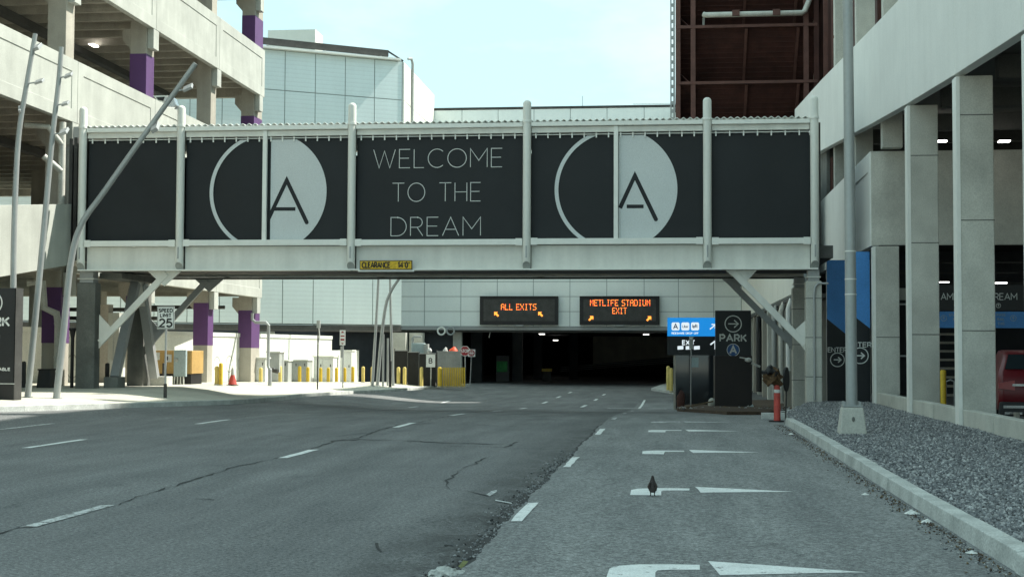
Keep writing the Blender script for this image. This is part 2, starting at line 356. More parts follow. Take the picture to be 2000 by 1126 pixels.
def ribbon(mb, pts, w, O, U, V, closed=False):
    """flat stroke of width w along 2D points, laid on the plane O + x U + y V"""
    P = [np.array(p, float) for p in pts]; k = len(P); L = []; Rr2 = []
    for i in range(k):
        a = P[i]-P[i-1] if i > 0 else P[1]-P[0]; b = P[i+1]-P[i] if i < k-1 else P[-1]-P[-2]
        a = a/(np.linalg.norm(a)+1e-9); b = b/(np.linalg.norm(b)+1e-9)
        na = np.array([-a[1], a[0]]); nb = np.array([-b[1], b[0]]); m = na+nb; ln = np.linalg.norm(m)
        m = na if ln < 1e-3 else m/ln; s = w/2/max(.45, float(m @ na)); L.append(P[i]+m*s); Rr2.append(P[i]-m*s)
    to = lambda q: O + U*q[0] + V*q[1]
    n = len(mb.v); mb.v += [tuple(to(q)) for q in L] + [tuple(to(q)) for q in Rr2]
    for i in range(k-1): mb.f.append((n+i, n+k+i, n+k+i+1, n+i+1))
def text_mb(mb, s, h, w, O, U, V, x0=0, y0=0, space=.16, width=None, anchor='c'):
    """lettering of cap height h, stroke w; anchor c / l / r at (x0, y0) on the plane"""
    tot = sum(FONT[c][0]+space for c in s)-space; k = 1.0
    if width: k = width/(tot*h)
    x = {'c': -tot*h*k/2, 'l': 0, 'r': -tot*h*k}[anchor]
    for c in s:
        for st in FONT[c][1]: ribbon(mb, [(x0+x+p[0]*h*k, y0+p[1]*h) for p in st], w, O, U, V)
        x += (FONT[c][0]+space)*h*k
DOT = {'A': '01110 10001 10001 11111 10001 10001 10001', 'L': '10000 10000 10000 10000 10000 10000 11111', 'E': '11111 10000 10000 11110 10000 10000 11111',
       'X': '10001 10001 01010 00100 01010 10001 10001', 'I': '01110 00100 00100 00100 00100 00100 01110', 'T': '11111 00100 00100 00100 00100 00100 00100',
       'S': '01111 10000 10000 01110 00001 00001 11110', 'M': '10001 11011 10101 10101 10001 10001 10001', 'F': '11111 10000 10000 11110 10000 10000 10000',
       'D': '11110 10001 10001 10001 10001 10001 11110', 'U': '10001 10001 10001 10001 10001 10001 01110', ' ': '000 000 000 000 000 000 000'}
XU, ZU = np.array([1., 0, 0]), np.array([0, 0, 1.])
def disc(mb, c, r, O, U, V, a0=0, a1=360, n=40): mb.poly([O+U*p[0]+V*p[1] for p in (arc(c[0], c[1], r, r, a0, a1, n)[:-1] if a1-a0 == 360 else arc(c[0], c[1], r, r, a0, a1, n))])
def arrow_strokes(mb, c, r, w, O, ang=0, U=XU, V=ZU):
    ca, sa = math.cos(R_(ang)), math.sin(R_(ang)); t = lambda x, y: (c[0]+r*(x*ca-y*sa), c[1]+r*(x*sa+y*ca))
    ribbon(mb, [t(-1, 0), t(.95, 0)], w, O, U, V); ribbon(mb, [t(.2, .75), t(1, 0), t(.2, -.75)], w, O, U, V)

# ================================================================== THE SETTING
# far ground under everything
tag(MB().poly([(-900, -300, -1.6), (900, -300, -1.6), (900, 1500, -1.6), (-900, 1500, -1.6)]).build('ground', 'sidewalk'), kind='structure')
# road: one sheet with its gentle dip and a broken edge by the turn lane
def grid(name, mat, xs, ys, zf, kind='structure'):
    mb = MB(); nx = len(xs)
    for y in ys:
        for x in xs: mb.v.append((x, y, zf(x, y)))
    for j in range(len(ys)-1):
        for i in range(nx-1): mb.f.append((j*nx+i, j*nx+i+1, (j+1)*nx+i+1, (j+1)*nx+i))
    return tag(mb.build(name, mat, smooth=True), kind=kind)
def pot(X, Y):
    d = 0
    for (a, b, sa, sb, k) in ((-2.0, 14.0, .34, .55, .075), (-1.75, 13.0, .22, .5, .05), (-1.85, 16.2, .25, .5, .03), (-1.8, 11.4, .3, .5, .04)):
        d += k*math.exp(-((X-a)/sa)**2-((Y-b)/sb)**2)
    return d
xs = sorted(set([-60, -45, -35, -28, -24] + list(np.arange(-22, -3, .5)) + list(np.arange(-3, -1.2, .12)) + list(np.arange(-1.2, 14, .8))))
ys = list(np.arange(-12, 9, 3.)) + list(np.arange(9, 19, .2)) + list(np.arange(19, 45, .8)) + list(np.arange(45, 172, 2.))
road = grid('road', 'asphalt_main', xs, ys, lambda x, y: (road_z(x, y) if y > 5 else road_z(x, 5)) - pot(x, y))
# newer turn lane laid on top, with a ragged left edge
def rough(y, s): return .022*math.sin(y*1.1+s)+.014*math.sin(y*4.3+2*s)+.010*math.sin(y*11+s)+.008*math.sin(y*23+s)
def lane_left(y): return -1.62 + rough(y, 1.0)*(1 if y < 34 else .5) - .06*math.exp(-((y-17.2)/.6)**2)
mb = MB(); ly = list(np.arange(-12, 9, 1.)) + list(np.arange(9, 40, .15)) + list(np.arange(40, 70, .8)); nx = 9
for y in ly:
    l = lane_left(y)
    for i in range(nx):
        t = max(0, i-1)/(nx-2); x = l + (3.1-l)*t if y < 34.7 else l+(6.3-l)*t
        mb.v.append((x-.015, y, prof(y)-.08) if i == 0 else (x, y, prof(y)+(.014 if i == 1 else .018)))
    n = len(mb.v)
for j in range(len(ly)-1):
    for i in range(nx-1): mb.f.append((j*nx+i, j*nx+i+1, (j+1)*nx+i+1, (j+1)*nx+i))
lane = tag(mb.build('turn_lane', 'asphalt_lane'), kind='structure')

# painted markings (each its own flat sheet)
def quad_px(name, mat, pts, lift, parent): return MB().poly([(*hit(px, py, lambda X, Y: prof(Y))[:2], 0) for px, py in pts])
def flat(name, mat, pts, lift, parent, wobble=0):
    out = []
    k = len(pts)
    for i in range(k):
        a, b = np.array(pts[i]), np.array(pts[(i+1) % k]); n = max(1, int(np.linalg.norm(b-a)/.35))
        for j in range(n):
            q = a+(b-a)*j/n
            if wobble: q = q+rng.normal(0, wobble, 2)
            out.append((q[0], q[1], prof(q[1])+lift))
    return MB().poly(out).build(name, mat, parent)
# line between the two lane groups, beside the seam
for y0, y1, x, worn in [(14.15, 15.95, -1.53, 0), (20.9, 22.95, -1.52, 0), (29.2, 31.5, -1.50, 0), (36.5, 38.4, -1.48, 1), (44, 46, -1.46, 1), (52, 54, -1.44, 1), (60, 74, -1.36, 0)]:
    flat('lane_dash', 'road_paint_worn' if worn else 'road_paint', [(x-.055, y0), (x+.055, y0+.02), (x+.055, y1), (x-.055, y1-.08)], .022, lane, .007)
for y0, y1, x, worn in [(13.1, 15.1, -6.13, 1), (22.1, 24.1, -6.12, 0), (31.4, 33.6, -6.12, 0), (39.4, 42, -6.12, 0), (48.8, 51.5, -6.13, 0), (58, 60.4, -6.14, 0), (68.4, 71, -6.15, 0), (77, 79.6, -6.15, 0), (86, 88.4, -6.15, 0),
                       (23.6, 26.1, -11.1, 0), (32.0, 34.4, -10.9, 0), (41, 43, -11, 1), (50, 52.4, -11, 0), (59, 61.5, -11, 0), (68, 70.5, -11, 0), (77, 79.4, -11, 0),
                       (63, 66.5, -3.95, 0), (73, 75.6, -3.9, 0), (82, 84.6, -3.9, 0), (29, 31.6, -14.2, 1), (38, 40, -14.5, 1)]:
    flat('lane_dash', 'road_paint_worn' if worn else 'road_paint', [(x-.075, y0), (x+.075, y0+.06), (x+.075, y1), (x-.075, y1-.05)], .007, road, .008)
flat('stop_line', 'road_paint_worn', [(-2.7, 59.6), (-.2, 59.6), (-.2, 60.4), (-2.7, 60.4)], .028, lane, .02)
# five right-turn arrows
stem = [(-.49, .0), (-.49, .62), (-.42, .78), (-.25, .88), (.0, .92), (.22, .92), (.22, .66), (.02, .64), (-.1, .58), (-.12, .5), (-.12, .0)]
headp = [(.30, 1.15), (.36, .42), (1.48, .72)]
for oy, sc, worn in [(10.55, 1.0, 0), (16.95, 1.0, 0), (23.8, 1.0, 0), (30.35, 1.0, 0), (34.6, 1.0, 1)]:
    flat('turn_arrow', 'road_paint_worn' if worn else 'road_paint', [(x*sc, oy+y) for x, y in stem], .022, lane, .006)
    flat('turn_arrow', 'road_paint_worn' if worn else 'road_paint', [(x*sc, oy+y) for x, y in headp], .022, lane, .006)
# cracks and tar seams
def crack(px, w=.03, jit=.05, lift=.006, mat='crack'):
    P = [np.array(gr(x, y)[:2]) for x, y in px]; Q = []
    for a, b in zip(P[:-1], P[1:]):
        n = max(2, int(np.linalg.norm(b-a)/.22))
        for j in range(n): Q.append(a+(b-a)*j/n+rng.normal(0, jit*.5, 2))
    Q.append(P[-1]); mb = MB(); L = []
    for i, q in enumerate(Q):
        d = Q[min(i+1, len(Q)-1)]-Q[max(i-1, 0)]; d /= np.linalg.norm(d)+1e-9; ww = w*.8*(random.random()**1.3*1.5+.1); nrm = np.array([-d[1], d[0]])*ww/2
        L += [(q[0]+nrm[0], q[1]+nrm[1], prof(q[1])+lift), (q[0]-nrm[0], q[1]-nrm[1], prof(q[1])+lift)]
    mb.add(L, [(2*i, 2*i+1, 2*i+3, 2*i+2) for i in range(len(Q)-1)]); return mb.build('tar_crack', mat, road)
crack([(-40, 1055), (45, 1027)], .05, .03); crack([(225, 985), (320, 955), (450, 914), (545, 893)], .055, .05)
crack([(610, 876), (655, 860), (700, 855), (745, 838), (782, 829)], .06, .05); crack([(815, 825), (880, 812)], .05, .04); crack([(915, 806), (985, 797)], .06, .04)
crack([(950, 893), (905, 915), (868, 938), (878, 955), (925, 962), (952, 968)], .028, .05); crack([(878, 953), (815, 952)], .02, .05)
crack([(640, 861), (700, 858), (800, 860), (900, 866), (1010, 868)], .09, .12); crack([(1010, 862), (990, 873), (880, 871)], .05, .06)
crack([(0, 812), (120, 806), (260, 800)], .05, .05); crack([(440, 818), (560, 806), (680, 797)], .04, .06); crack([(385, 974), (420, 976)], .03, .04)
crack([(350, 1019), (405, 1006)], .015, .03); crack([(700, 830), (860, 826), (1010, 833)], .07, .15); crack([(485, 800), (700, 795), (980, 792)], .09, .10)
crack([(735, 1060), (745, 1078)], .03, .03); crack([(490, 1052), (535, 1038)], .012, .03)
def scrap(px, mat, lift=.008): MB().poly([(q[0], q[1], lift-pot(q[0], q[1])) for q in [gr(x, y) for x, y in px]]).build('old_paint', mat, road)
scrap([(950, 966), (960, 959), (970, 957), (971, 960), (956, 969)], 'road_paint_worn'); scrap([(968, 973.5), (1000, 977.5), (1000, 979), (967, 975)], 'road_paint_worn')
for (px, py, sz) in ((868, 1119, .085), (890, 1121, .06), (852, 1125, .07), (880, 1126, .05)):
    c = gr(px, py); mb = MB(); mb.ball((c[0], c[1], .01), (sz, sz*1.1, sz*.5), 9, 6); mb.v = [(x+random.gauss(0, .008), y+random.gauss(0, .008), max(-.05, z+random.gauss(0, .006))) for x, y, z in mb.v]; mb.build('concrete_lump', 'kerb_stone', road)
MB().poly([(*gr(x, y)[:2], .012) for x, y in ((895, 1108), (905, 1096), (915, 1098), (902, 1112))]).build('moss_patch', 'moss', road)
# dark broken strip where the old surface has worn away along the seam
def stainstrip():
    mb = MB(); L = []
    for y in np.arange(10.0, 34, .18):
        l = lane_left(y); w = .03+.13*abs(math.sin(y*.9))*math.exp(-((y-14)/4)**2)+.035*random.random()
        L += [(l-w, y, prof(y)-pot(l-w, y)+.006), (l+.02, y, prof(y)-pot(l, y)+.006)]
    mb.add(L, [(2*i, 2*i+1, 2*i+3, 2*i+2) for i in range(len(L)//2-1)]); return mb.build('worn_edge', 'asphalt_dark', road)
stainstrip()
# crumbled stones along the broken edge
def stones(name, mats, n, posf, size, kind='stuff'):
    base = np.array([(1,0,0),(-1,0,0),(0,1,0),(0,-1,0),(0,0,1),(0,0,-1),(.6,.6,.6),(-.6,.5,-.5)])[:6]
    tri = np.array([(0,2,4),(2,1,4),(1,3,4),(3,0,4),(2,0,5),(1,2,5),(3,1,5),(0,3,5)])
    P = np.array([posf() for _ in range(n)]); S = size*(.5+rng.random((n, 1))**1.6)*np.stack([.7+.6*rng.random(n), .7+.6*rng.random(n), .45+.5*rng.random(n)], 1)
    V = base[None]*S[:, None, :]*(1+.35*rng.normal(size=(n, 6, 3)))
    ang = rng.random(n)*6.283; c, s_ = np.cos(ang), np.sin(ang); tl = rng.normal(0, .5, n); ct, st = np.cos(tl), np.sin(tl)
    y2 = V[..., 1]*ct[:, None]-V[..., 2]*st[:, None]; z2 = V[..., 1]*st[:, None]+V[..., 2]*ct[:, None]
    x3 = V[..., 0]*c[:, None]-y2*s_[:, None]; y3 = V[..., 0]*s_[:, None]+y2*c[:, None]
    W = np.stack([x3, y3, z2], -1)+P[:, None, :]
    me = bpy.data.meshes.new(name); me.vertices.add(n*6); me.vertices.foreach_set('co', W.reshape(-1).astype(np.float32))
    F_ = (tri[None]+6*np.arange(n)[:, None, None]).reshape(-1, 3); k = len(F_)
    me.loops.add(3*k); me.loops.foreach_set('vertex_index', F_.reshape(-1).astype(np.int32)); me.polygons.add(k)
    me.polygons.foreach_set('loop_start', np.arange(0, 3*k, 3, dtype=np.int32)); me.polygons.foreach_set('loop_total', np.full(k, 3, np.int32))
    me.polygons.foreach_set('material_index', np.repeat(rng.integers(0, len(mats), n), 8).astype(np.int32))
    for m in mats: me.materials.append(MAT[m])
    me.update(calc_edges=True); me.validate(); o = bpy.data.objects.new(name, me); COL.objects.link(o); return tag(o, kind=kind)
def edge_pos():
    y = 10.5+14*random.random()**1.6; x = lane_left(y)-abs(random.gauss(0, .14)); return (x, y, prof(y)-pot(x, y)+.006)
tag(stones('loose_asphalt_crumbs', ['asphalt_dark', 'gravel_0', 'gravel_1'], 900, edge_pos, .013), 'loose asphalt crumbs along the broken edge of the turn lane', 'rubble')

# left pavement and its kerb
sy_ = list(np.arange(8, 44, 3.)) + list(np.arange(44, 98, 1.5)); cols_ = [0, -.6, -1.2, -2, -3, -4, -6, -9, -14, -40]
mb = MB()
for y in sy_:
    for c in cols_: x = kx(y)-.28+c; mb.v.append((x, y, side_z(x, y)+.004))
nc = len(cols_)
for j in range(len(sy_)-1):
    for i in range(nc-1): mb.f.append((j*nc+i, j*nc+i+1, (j+1)*nc+i+1, (j+1)*nc+i))
tag(mb.build('sidewalk', 'sidewalk', smooth=True), kind='structure')
lk = thing('kerb', 'pale concrete kerb along the sunlit left pavement', None, (0, 0, 0), kind='structure')
def kerb_run(path, zf, width, height, parent, mat, step, side):
    """stones along path (list of (x,y)); side=+1 puts the body left of the travel direction"""
    P = [np.array(p) for p in path]; seg = [np.linalg.norm(b-a) for a, b in zip(P[:-1], P[1:])]; tot = sum(seg); cum = np.concatenate([[0], np.cumsum(seg)])
    def at(s):
        s = min(max(s, 0), tot); i = min(int(np.searchsorted(cum, s, 'right')-1), len(seg)-1); return P[i]+(P[i+1]-P[i])*(s-cum[i])/seg[i]
    s = 0
    while s < tot-.05:
        e = min(tot, s+step*(1+.06*random.random())); a, b = at(s+.008), at(e-.008); d = (b-a)/np.linalg.norm(b-a); n = np.array([-d[1], d[0]])*side
        dz = random.uniform(-.006, .006); vs = []
        for q in (a, b):
            z0 = zf(q[0], q[1]); q = q+n*random.uniform(-.006, .006)
            for off, zz in ((0, -.25), (.02, height*.97), (.045, height+.0), (width, height), (width, -.25)):
                vs.append((q[0]+n[0]*off, q[1]+n[1]*off, z0+zz+(dz if zz > 0 else 0)))
        MB().add(vs, [(0,1,2,3,4), (9,8,7,6,5)]+[(i, i+5, (i+1) % 5+5, (i+1) % 5) for i in range(5)]).build('kerb_stone', mat, parent, bevel=.008); s = e
kerb_run([(p[0], p[1]) for p in KERB], lambda x, y: kb(y), .30, .15, lk, 'kerb_stone', 3.0, 1)
# right kerb, gravel bed and its far edging
rk = thing('kerb', 'grey concrete kerb between turn lane and gravel bed', None, (0, 0, 0), kind='structure')
kerb_run([(2.63, 5), (2.63, 20), (2.66, 30), (2.66, 34.2)], lambda x, y: prof(y)+.01, .19, .17, rk, 'kerb_stone', 2.1, -1)
kerb_run([(2.75, 38.6), (3.0, 39.6), (3.25, 41.4), (3.55, 43.2), (4.0, 45.0), (4.7, 46.3)], lambda x, y: prof(y)+.07, .16, .14, rk, 'kerb_stone', 1.2, -1)
kerb_run([(2.36, 38.2), (4.6, 38.2)], lambda x, y: prof(y)+.05, .16, .14, rk, 'kerb_stone', 1.2, 1)
def grav_z(x, y): return   .115+.03*sm((x-3)/3) + .01*math.sin(x*2.1+y*.7)*math.sin(y*1.3)
def grav_l(y): return interp(y, [(5, 2.84), (34.4, 2.86), (36, 2.9), (39, 3.1), (42, 3.6), (45, 4.15), (47.5, 4.6)])
mb = MB(); gy = list(np.arange(5, 48, .7)); nxg = 10
for y in gy:
    for i in range(nxg): x = grav_l(y)+(6.3-grav_l(y))*i/(nxg-1); mb.v.append((x, y, grav_z(x, y)))
for j in range(len(gy)-1):
    for i in range(nxg-1): mb.f.append((j*nxg+i, j*nxg+i+1, (j+1)*nxg+i+1, (j+1)*nxg+i))
tag(mb.build('gravel_bed', 'gravel_base', smooth=True), kind='structure')
def grav_pos():
    while True:
        y = 9.5+37*random.random()**1.5; x = grav_l(y)+.0+(6.2-grav_l(y))*random.random()
        if x < 2.0+y*.36+1: return (x, y, grav_z(x, y)+.012)
tag(stones('gravel', ['gravel_0', 'gravel_1', 'gravel_0', 'gravel_2', 'gravel_3'], 78000, grav_pos, .0225), 'loose blue grey crushed stone filling the bed behind the kerb', 'gravel')
def litter_pos():
    y = 9+25*random.random(); x = 2.60-abs(random.gauss(0, .10))-(.01); return (x, y, prof(y)+.028)
tag(stones('kerb_grit', ['gravel_0', 'gravel_3', 'litter_brown', 'soil', 'gravel_2'], 2600, litter_pos, .011), 'dark grit and dry leaves gathered against the right kerb', 'grit')
def dirt_pos():
    y = 34+4*random.random(); x = 2.5+random.gauss(0, .25); return (x, y, prof(y)+.03)
for px, py, s, slab in [(1780, 1003, .07, 'larger white paper scrap at the foot of the middle of the right kerb'), (1812, 1020, .06, 'white paper scrap just nearer than the larger scrap by the kerb'), (1690, 966, .04, 'small pale scrap on the lane beyond the larger scrap'), (1898, 1080, .04, 'pale scrap at the kerb foot nearest the viewer'), (1545, 848, .06, 'flat pale scrap at the far end of the right kerb'), (1500, 811, .06, 'white scrap left of the red delineator post')]:
    c = hit(px, py, lambda X, Y: prof(Y)+.02); mb = MB()
    pts = [(c[0]+s*(1+.5*random.random())*math.cos(t), c[1]+s*(1+.5*random.random())*math.sin(t)) for t in np.linspace(0, 6.28, 7, endpoint=False)]
    mb.add([(x, y, c[2]+.004) for x, y in pts]+[(c[0], c[1], c[2]+s*.7)], [(i, (i+1) % 7, 7) for i in range(7)]+[tuple(range(6, -1, -1))])
    tag(mb.build('paper_scrap', 'litter'), slab, 'litter', 'paper scraps by the right kerb')
# planting strip round the parking sign
mb = MB(); so_ = [(1322, 797), (1420, 803), (1500, 803), (1560, 789), (1575, 782), (1500, 780), (1400, 781), (1325, 783)]
P = [hit(px, py, lambda X, Y: prof(Y)+.12) for px, py in so_]
mb.add([(p[0], p[1], prof(p[1])+.12) for p in P]+[(p[0], p[1], prof(p[1])-.2) for p in P], [tuple(range(8))]+[(i, (i+1) % 8, 8+(i+1) % 8, 8+i) for i in range(8)])
tag(mb.build('soil_bed', 'soil'), kind='structure')
def soil_pos():
    x = 0.3+5.0*random.random(); y = 51+6*random.random(); return (x, y, prof(y)+.13)
tag(stones('rubble', ['soil', 'gravel_1', 'litter_brown', 'gravel_2'], 900, soil_pos, .06), 'broken rubble and dry soil at the foot of the parking sign', 'rubble')

# ================================================================== PEDESTRIAN BRIDGE
BY, BYR = 46.0, 51.4
PX = [-19.84, -16.40, -10.53, -4.69, 1.16, 4.56]
br = thing('pedestrian_bridge', 'pale steel footbridge spanning the road between two garages', 'footbridge', (-7.6, 48.7, 0))
def post_mesh(x, y, z0, z1, r=.135, n=16, front=-1):
    mb = MB(); rings = []
    rings.append([(x+r*math.cos(t), y+r*math.sin(t), z0+.15*(1 if math.sin(t)*front > 0 else -1)*abs(math.sin(t))) for t in [2*math.pi*j/n for j in range(n)]])
    rings.append([(x+r*math.cos(t), y+r*math.sin(t), z1-.12) for t in [2*math.pi*j/n for j in range(n)]])
    for k in (.35, .7, .92): rings.append([(x+r*math.cos(math.asin(k))*math.cos(t), y+r*math.cos(math.asin(k))*math.sin(t), z1-.12+.12*k) for t in [2*math.pi*j/n for j in range(n)]])
    vs = [v for g in rings for v in g]; fs = [(i*n+j, i*n+(j+1) % n, (i+1)*n+(j+1) % n, (i+1)*n+j) for i in range(len(rings)-1) for j in range(n)]
    fs += [tuple(range(n-1, -1, -1)), tuple((len(rings)-1)*n+j for j in range(n))]
    return mb.add(vs, fs)
for i, x in enumerate(PX):
    po = post_mesh(x, BY+.13, 4.50, 9.94).build('post', 'white_steel', br, smooth=True)
    MB().box(x-.02, x+.02, BY-.02, BY, 4.76, 5.15).build('slot_plate', 'grey_steel', po)
    MB().poly([(x+.128*math.cos(a_), BY+.13+.128*math.sin(a_)-.004, 4.494-.142*math.sin(a_)) for a_ in np.linspace(0, 2*math.pi, 20, endpoint=False)]).build('end_cap', 'cabinet_grey', po)
    MB().tube([(x, BY+.13, 9.20), (x, BY+.13, 9.27)], .155, 16).build('collar', 'white_rail', po, smooth=True)
    post_mesh(x, BYR+.1, 4.50, 9.94, front=1).build('post', 'white_steel', br, smooth=True)
for a, b in zip(PX[:-1], PX[1:]):
    g = .14; j = random.uniform(-.012, .012)
    box('top_rail', 'white_rail', br, a+g, b-g, BY+.08, BY+.26, 9.06+j, 9.20+j, bevel=.01)
    box('fascia', 'white_steel', br, a+g, b-g, BY+.20, BY+.34, 8.87, 9.055, bevel=.008)
    box('bottom_rail', 'white_rail', br, a+g, b-g, BY+.06, BY+.26, 5.19+j, 5.38+j, bevel=.01)
    box('girder_web', 'white_steel', br, a+g, b-g, BY+.30, BY+.33, 4.42, 5.185)
    for e in (a+g, b-g-.22): box('splice_plate', 'white_rail', br, e, e+.22, BY+.045, BY+.058, 5.17+j, 5.40+j)
    box('top_rail', 'white_rail', br, a+g, b-g, BYR-.06, BYR+.2, 9.06, 9.2); box('bottom_rail', 'white_rail', br, a+g, b-g, BYR-.06, BYR+.2, 5.19, 5.38)
    # short hangers under the fascia that hold the banner, and their cross rod
    n = max(2, int((b-a-.5)/.37)); st = (b-a-.3)/n
    for k in range(n):
        hx = a+.28+st*k; box('hanger', 'white_rail', br, hx-.022, hx+.022, BY+.255, BY+.285, 8.70, 8.865)
    box('hanger_rod', 'white_rail', br, a+g, b-g, BY+.262, BY+.278, 8.80, 8.825)
box('bottom_flange', 'white_rail', br, PX[0]-.1, PX[-1]+.1, BY+.08, BY+.55, 4.37, 4.415)
box('rear_girder', 'white_steel', br, PX[0]-.1, PX[-1]+.1, BYR-.05, BYR-.02, 4.42, 5.185); box('bottom_flange', 'dark_steel', br, PX[0]-.1, PX[-1]+.1, BYR-.3, BYR+.1, 4.34, 4.40)
for px_, py_ in ((517, 370), (1203, 370)):
    x = onY(px_, py_, BY+.2)[0]; box('mullion', 'white_rail', br, x-.07, x+.07, BY+.14, BY+.27, 5.385, 9.055, bevel=.008)
for k, (y, w) in enumerate([(47.2, .5), (48.4, .55), (49.6, .55), (50.6, .4)]):
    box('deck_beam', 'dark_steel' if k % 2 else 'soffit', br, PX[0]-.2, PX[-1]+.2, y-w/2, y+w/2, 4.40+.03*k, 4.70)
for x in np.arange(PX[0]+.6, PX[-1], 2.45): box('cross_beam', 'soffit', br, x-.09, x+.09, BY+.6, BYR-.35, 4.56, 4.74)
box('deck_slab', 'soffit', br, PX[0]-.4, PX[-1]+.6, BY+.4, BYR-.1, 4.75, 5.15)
box('rear_cladding', 'banner', br, PX[0]-.1, PX[-1]+.1, BYR-.12, BYR-.08, 5.386, 8.9)
# corrugated roof
mb = MB(); n = int((PX[-1]-PX[0]+.3)/.215)*8
for i in range(n+1):
    x = PX[0]-.1+(PX[-1]-PX[0]+.2)*i/n; z = 9.27+.032*math.sin(i/8*2*math.pi); mb.v += [(x, BY+.12, z), (x, BYR+.1, z+.02)]
mb.f = [(2*i, 2*i+2, 2*i+3, 2*i+1) for i in range(n)]
o = mb.build('corrugated_roof', 'white_rail', br, smooth=True); sd = o.modifiers.new('thick', 'SOLIDIFY'); sd.thickness = .018
box('roof_deck', 'white_steel', br, PX[0], PX[-1], BY+.35, BYR-.1, 9.07, 9.20)
# piers, bearings, braces, A-frame
def pier(x, y, w, d, z0, z1, mat):
    p = MB().box(x-w/2, x+w/2, y-d/2, y+d/2, z0, z1).build('pier', mat, br, bevel=.03)
    for zz in np.arange(z0+1.25, z1-.3, 1.25): MB().box(x-w/2-.004, x+w/2+.004, y-d/2-.004, y+d/2+.004, zz-.012, zz+.012).build('formwork_joint', 'concrete_dark', p)
    box('bearing', 'grey_steel', br, x-w*.36, x+w*.36, y-.22, y+.22, z1+.005, 4.36); box('bearing_plate', 'white_steel', br, x-w*.45, x+w*.45, y-.28, y+.28, z1+.12, z1+.15)
    return p
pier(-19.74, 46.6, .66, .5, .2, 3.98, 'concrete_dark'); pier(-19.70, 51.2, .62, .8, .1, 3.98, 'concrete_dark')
pier(4.53, 46.5, .50, .6, -.3, 4.0, 'concrete'); pier(4.50, 51.2, .50, .6, -.5, 4.0, 'concrete')
MB().tube([(4.53, 46.15, .2), (4.53, 46.15, 3.55), (4.56, 46.15, 3.8), (4.66, 46.15, 3.92), (4.98, 46.15, 3.92)], .035, 8).build('conduit', 'grey_steel', br, smooth=True)
for y in (BY+.45, BYR-.25):
    f_ = y < 48; mt = 'white_steel' if f_ else 'grey_steel'
    MB().bar((-16.95 if f_ else -17.1, y, 4.30), (-19.25, y, 1.95), .10 if f_ else .10, .22).build('brace', mt, br, bevel=.01)
    MB().prism([(-17.6, y-.015, 4.36), (-16.45, y-.015, 4.36), (-17.02, y-.015, 3.86)], (0, .03, 0)).build('gusset', mt, br)
    MB().prism([(-19.29, y-.015, 2.9), (-19.29, y-.015, 1.75), (-18.75, y-.015, 2.35)], (0, .03, 0)).build('gusset', mt, br)
    MB().bar((2.02, y, 4.28), (4.27, y, 1.98), .10, .22).build('brace', mt, br, bevel=.01)
    MB().prism([(1.75, y-.015, 4.36), (2.75, y-.015, 4.36), (2.3, y-.015, 3.88)], (0, .03, 0)).build('gusset', mt, br)
    MB().prism([(4.28, y-.015, 2.75), (4.28, y-.015, 1.75), (3.85, y-.015, 2.35)], (0, .03, 0)).build('gusset', mt, br)
XA = -19.12
MB().bar((XA, 47.5, .75), (XA, 49.25, 4.1), .30, .26, (0, 1, 0)).build('frame_strut', 'grey_steel', br, bevel=.01); MB().bar((XA, 51.3, .7), (XA, 49.75, 4.1), .30, .26, (0, 1, 0)).build('frame_strut', 'grey_steel', br, bevel=.01)
MB().prism([(XA-.1, 49.15, 4.15), (XA-.1, 49.85, 4.15), (XA-.1, 50.15, 3.3), (XA-.1, 48.85, 3.3)], (.2, 0, 0)).build('frame_plate', 'white_steel', br)
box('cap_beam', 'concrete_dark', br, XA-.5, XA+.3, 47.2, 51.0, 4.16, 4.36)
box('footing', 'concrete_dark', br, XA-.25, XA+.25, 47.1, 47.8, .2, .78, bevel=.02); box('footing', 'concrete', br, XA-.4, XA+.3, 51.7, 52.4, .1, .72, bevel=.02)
# end frames that join the garages
for k in range(3): box('end_frame', 'dark_steel', br, PX[0]-.30-.28*k, PX[0]-.18-.28*k, BY+.5+.25*k, BYR-.2, 4.9, 9.0)
box('end_wall', 'dark_steel', br, PX[0]-2.0, PX[0]-.15, BYR-.6, BYR-.4, 4.9, 9.0); box('end_deck', 'concrete', br, -22.0, PX[0]-.41, BY+1.4, BYR-.2, 4.80, 5.2)
box('end_wall', 'dark_steel', br, PX[-1]+.16, PX[-1]+.24, BY+.6, BYR-.2, 4.9, 9.15)
# banners
BP = BY+.30
def banner(i, label, z0=5.385, z1=8.80):
    t = thing('banner', label, 'banner', ((PX[i]+PX[i+1])/2, BP, z0), 'printed banners hung along the footbridge')
    a, b = PX[i]+.13, PX[i+1]-.13; mb = MB(); nx, nz = 28, 8          # slightly slack cloth
    for j in range(nz+1):
        for k in range(nx+1):
            x = a+(b-a)*k/nx; z = z0+(z1-z0)*j/nz; e = math.sin(math.pi*j/nz)
            top = -.015*abs(math.sin(k*1.1)) if j == nz else 0
            mb.v.append((x, BP+.04+.018*math.sin(x*2.3+z*.8)*e+.009*math.sin(x*5+z*3)*e+.006*math.sin(z*7-x*3)*e, z+top))
    mb.f = [(j*(nx+1)+k, j*(nx+1)+k+1, (j+1)*(nx+1)+k+1, (j+1)*(nx+1)+k) for j in range(nz) for k in range(nx)]
    mb.build('cloth', 'banner', t, smooth=True); return t
PO = np.array([0, BP+.005, 0.])
banner(0, 'plain black banner on the narrow left end bay of the footbridge')
b1 = banner(1, 'black banner with pale circular A emblem left of the welcome text'); b2 = banner(2, 'black banner with thin pale welcome lettering in the middle bay')
b3 = banner(3, 'black banner with pale circular A emblem right of the welcome text'); banner(4, 'plain black banner on the narrow right end bay of the footbridge')
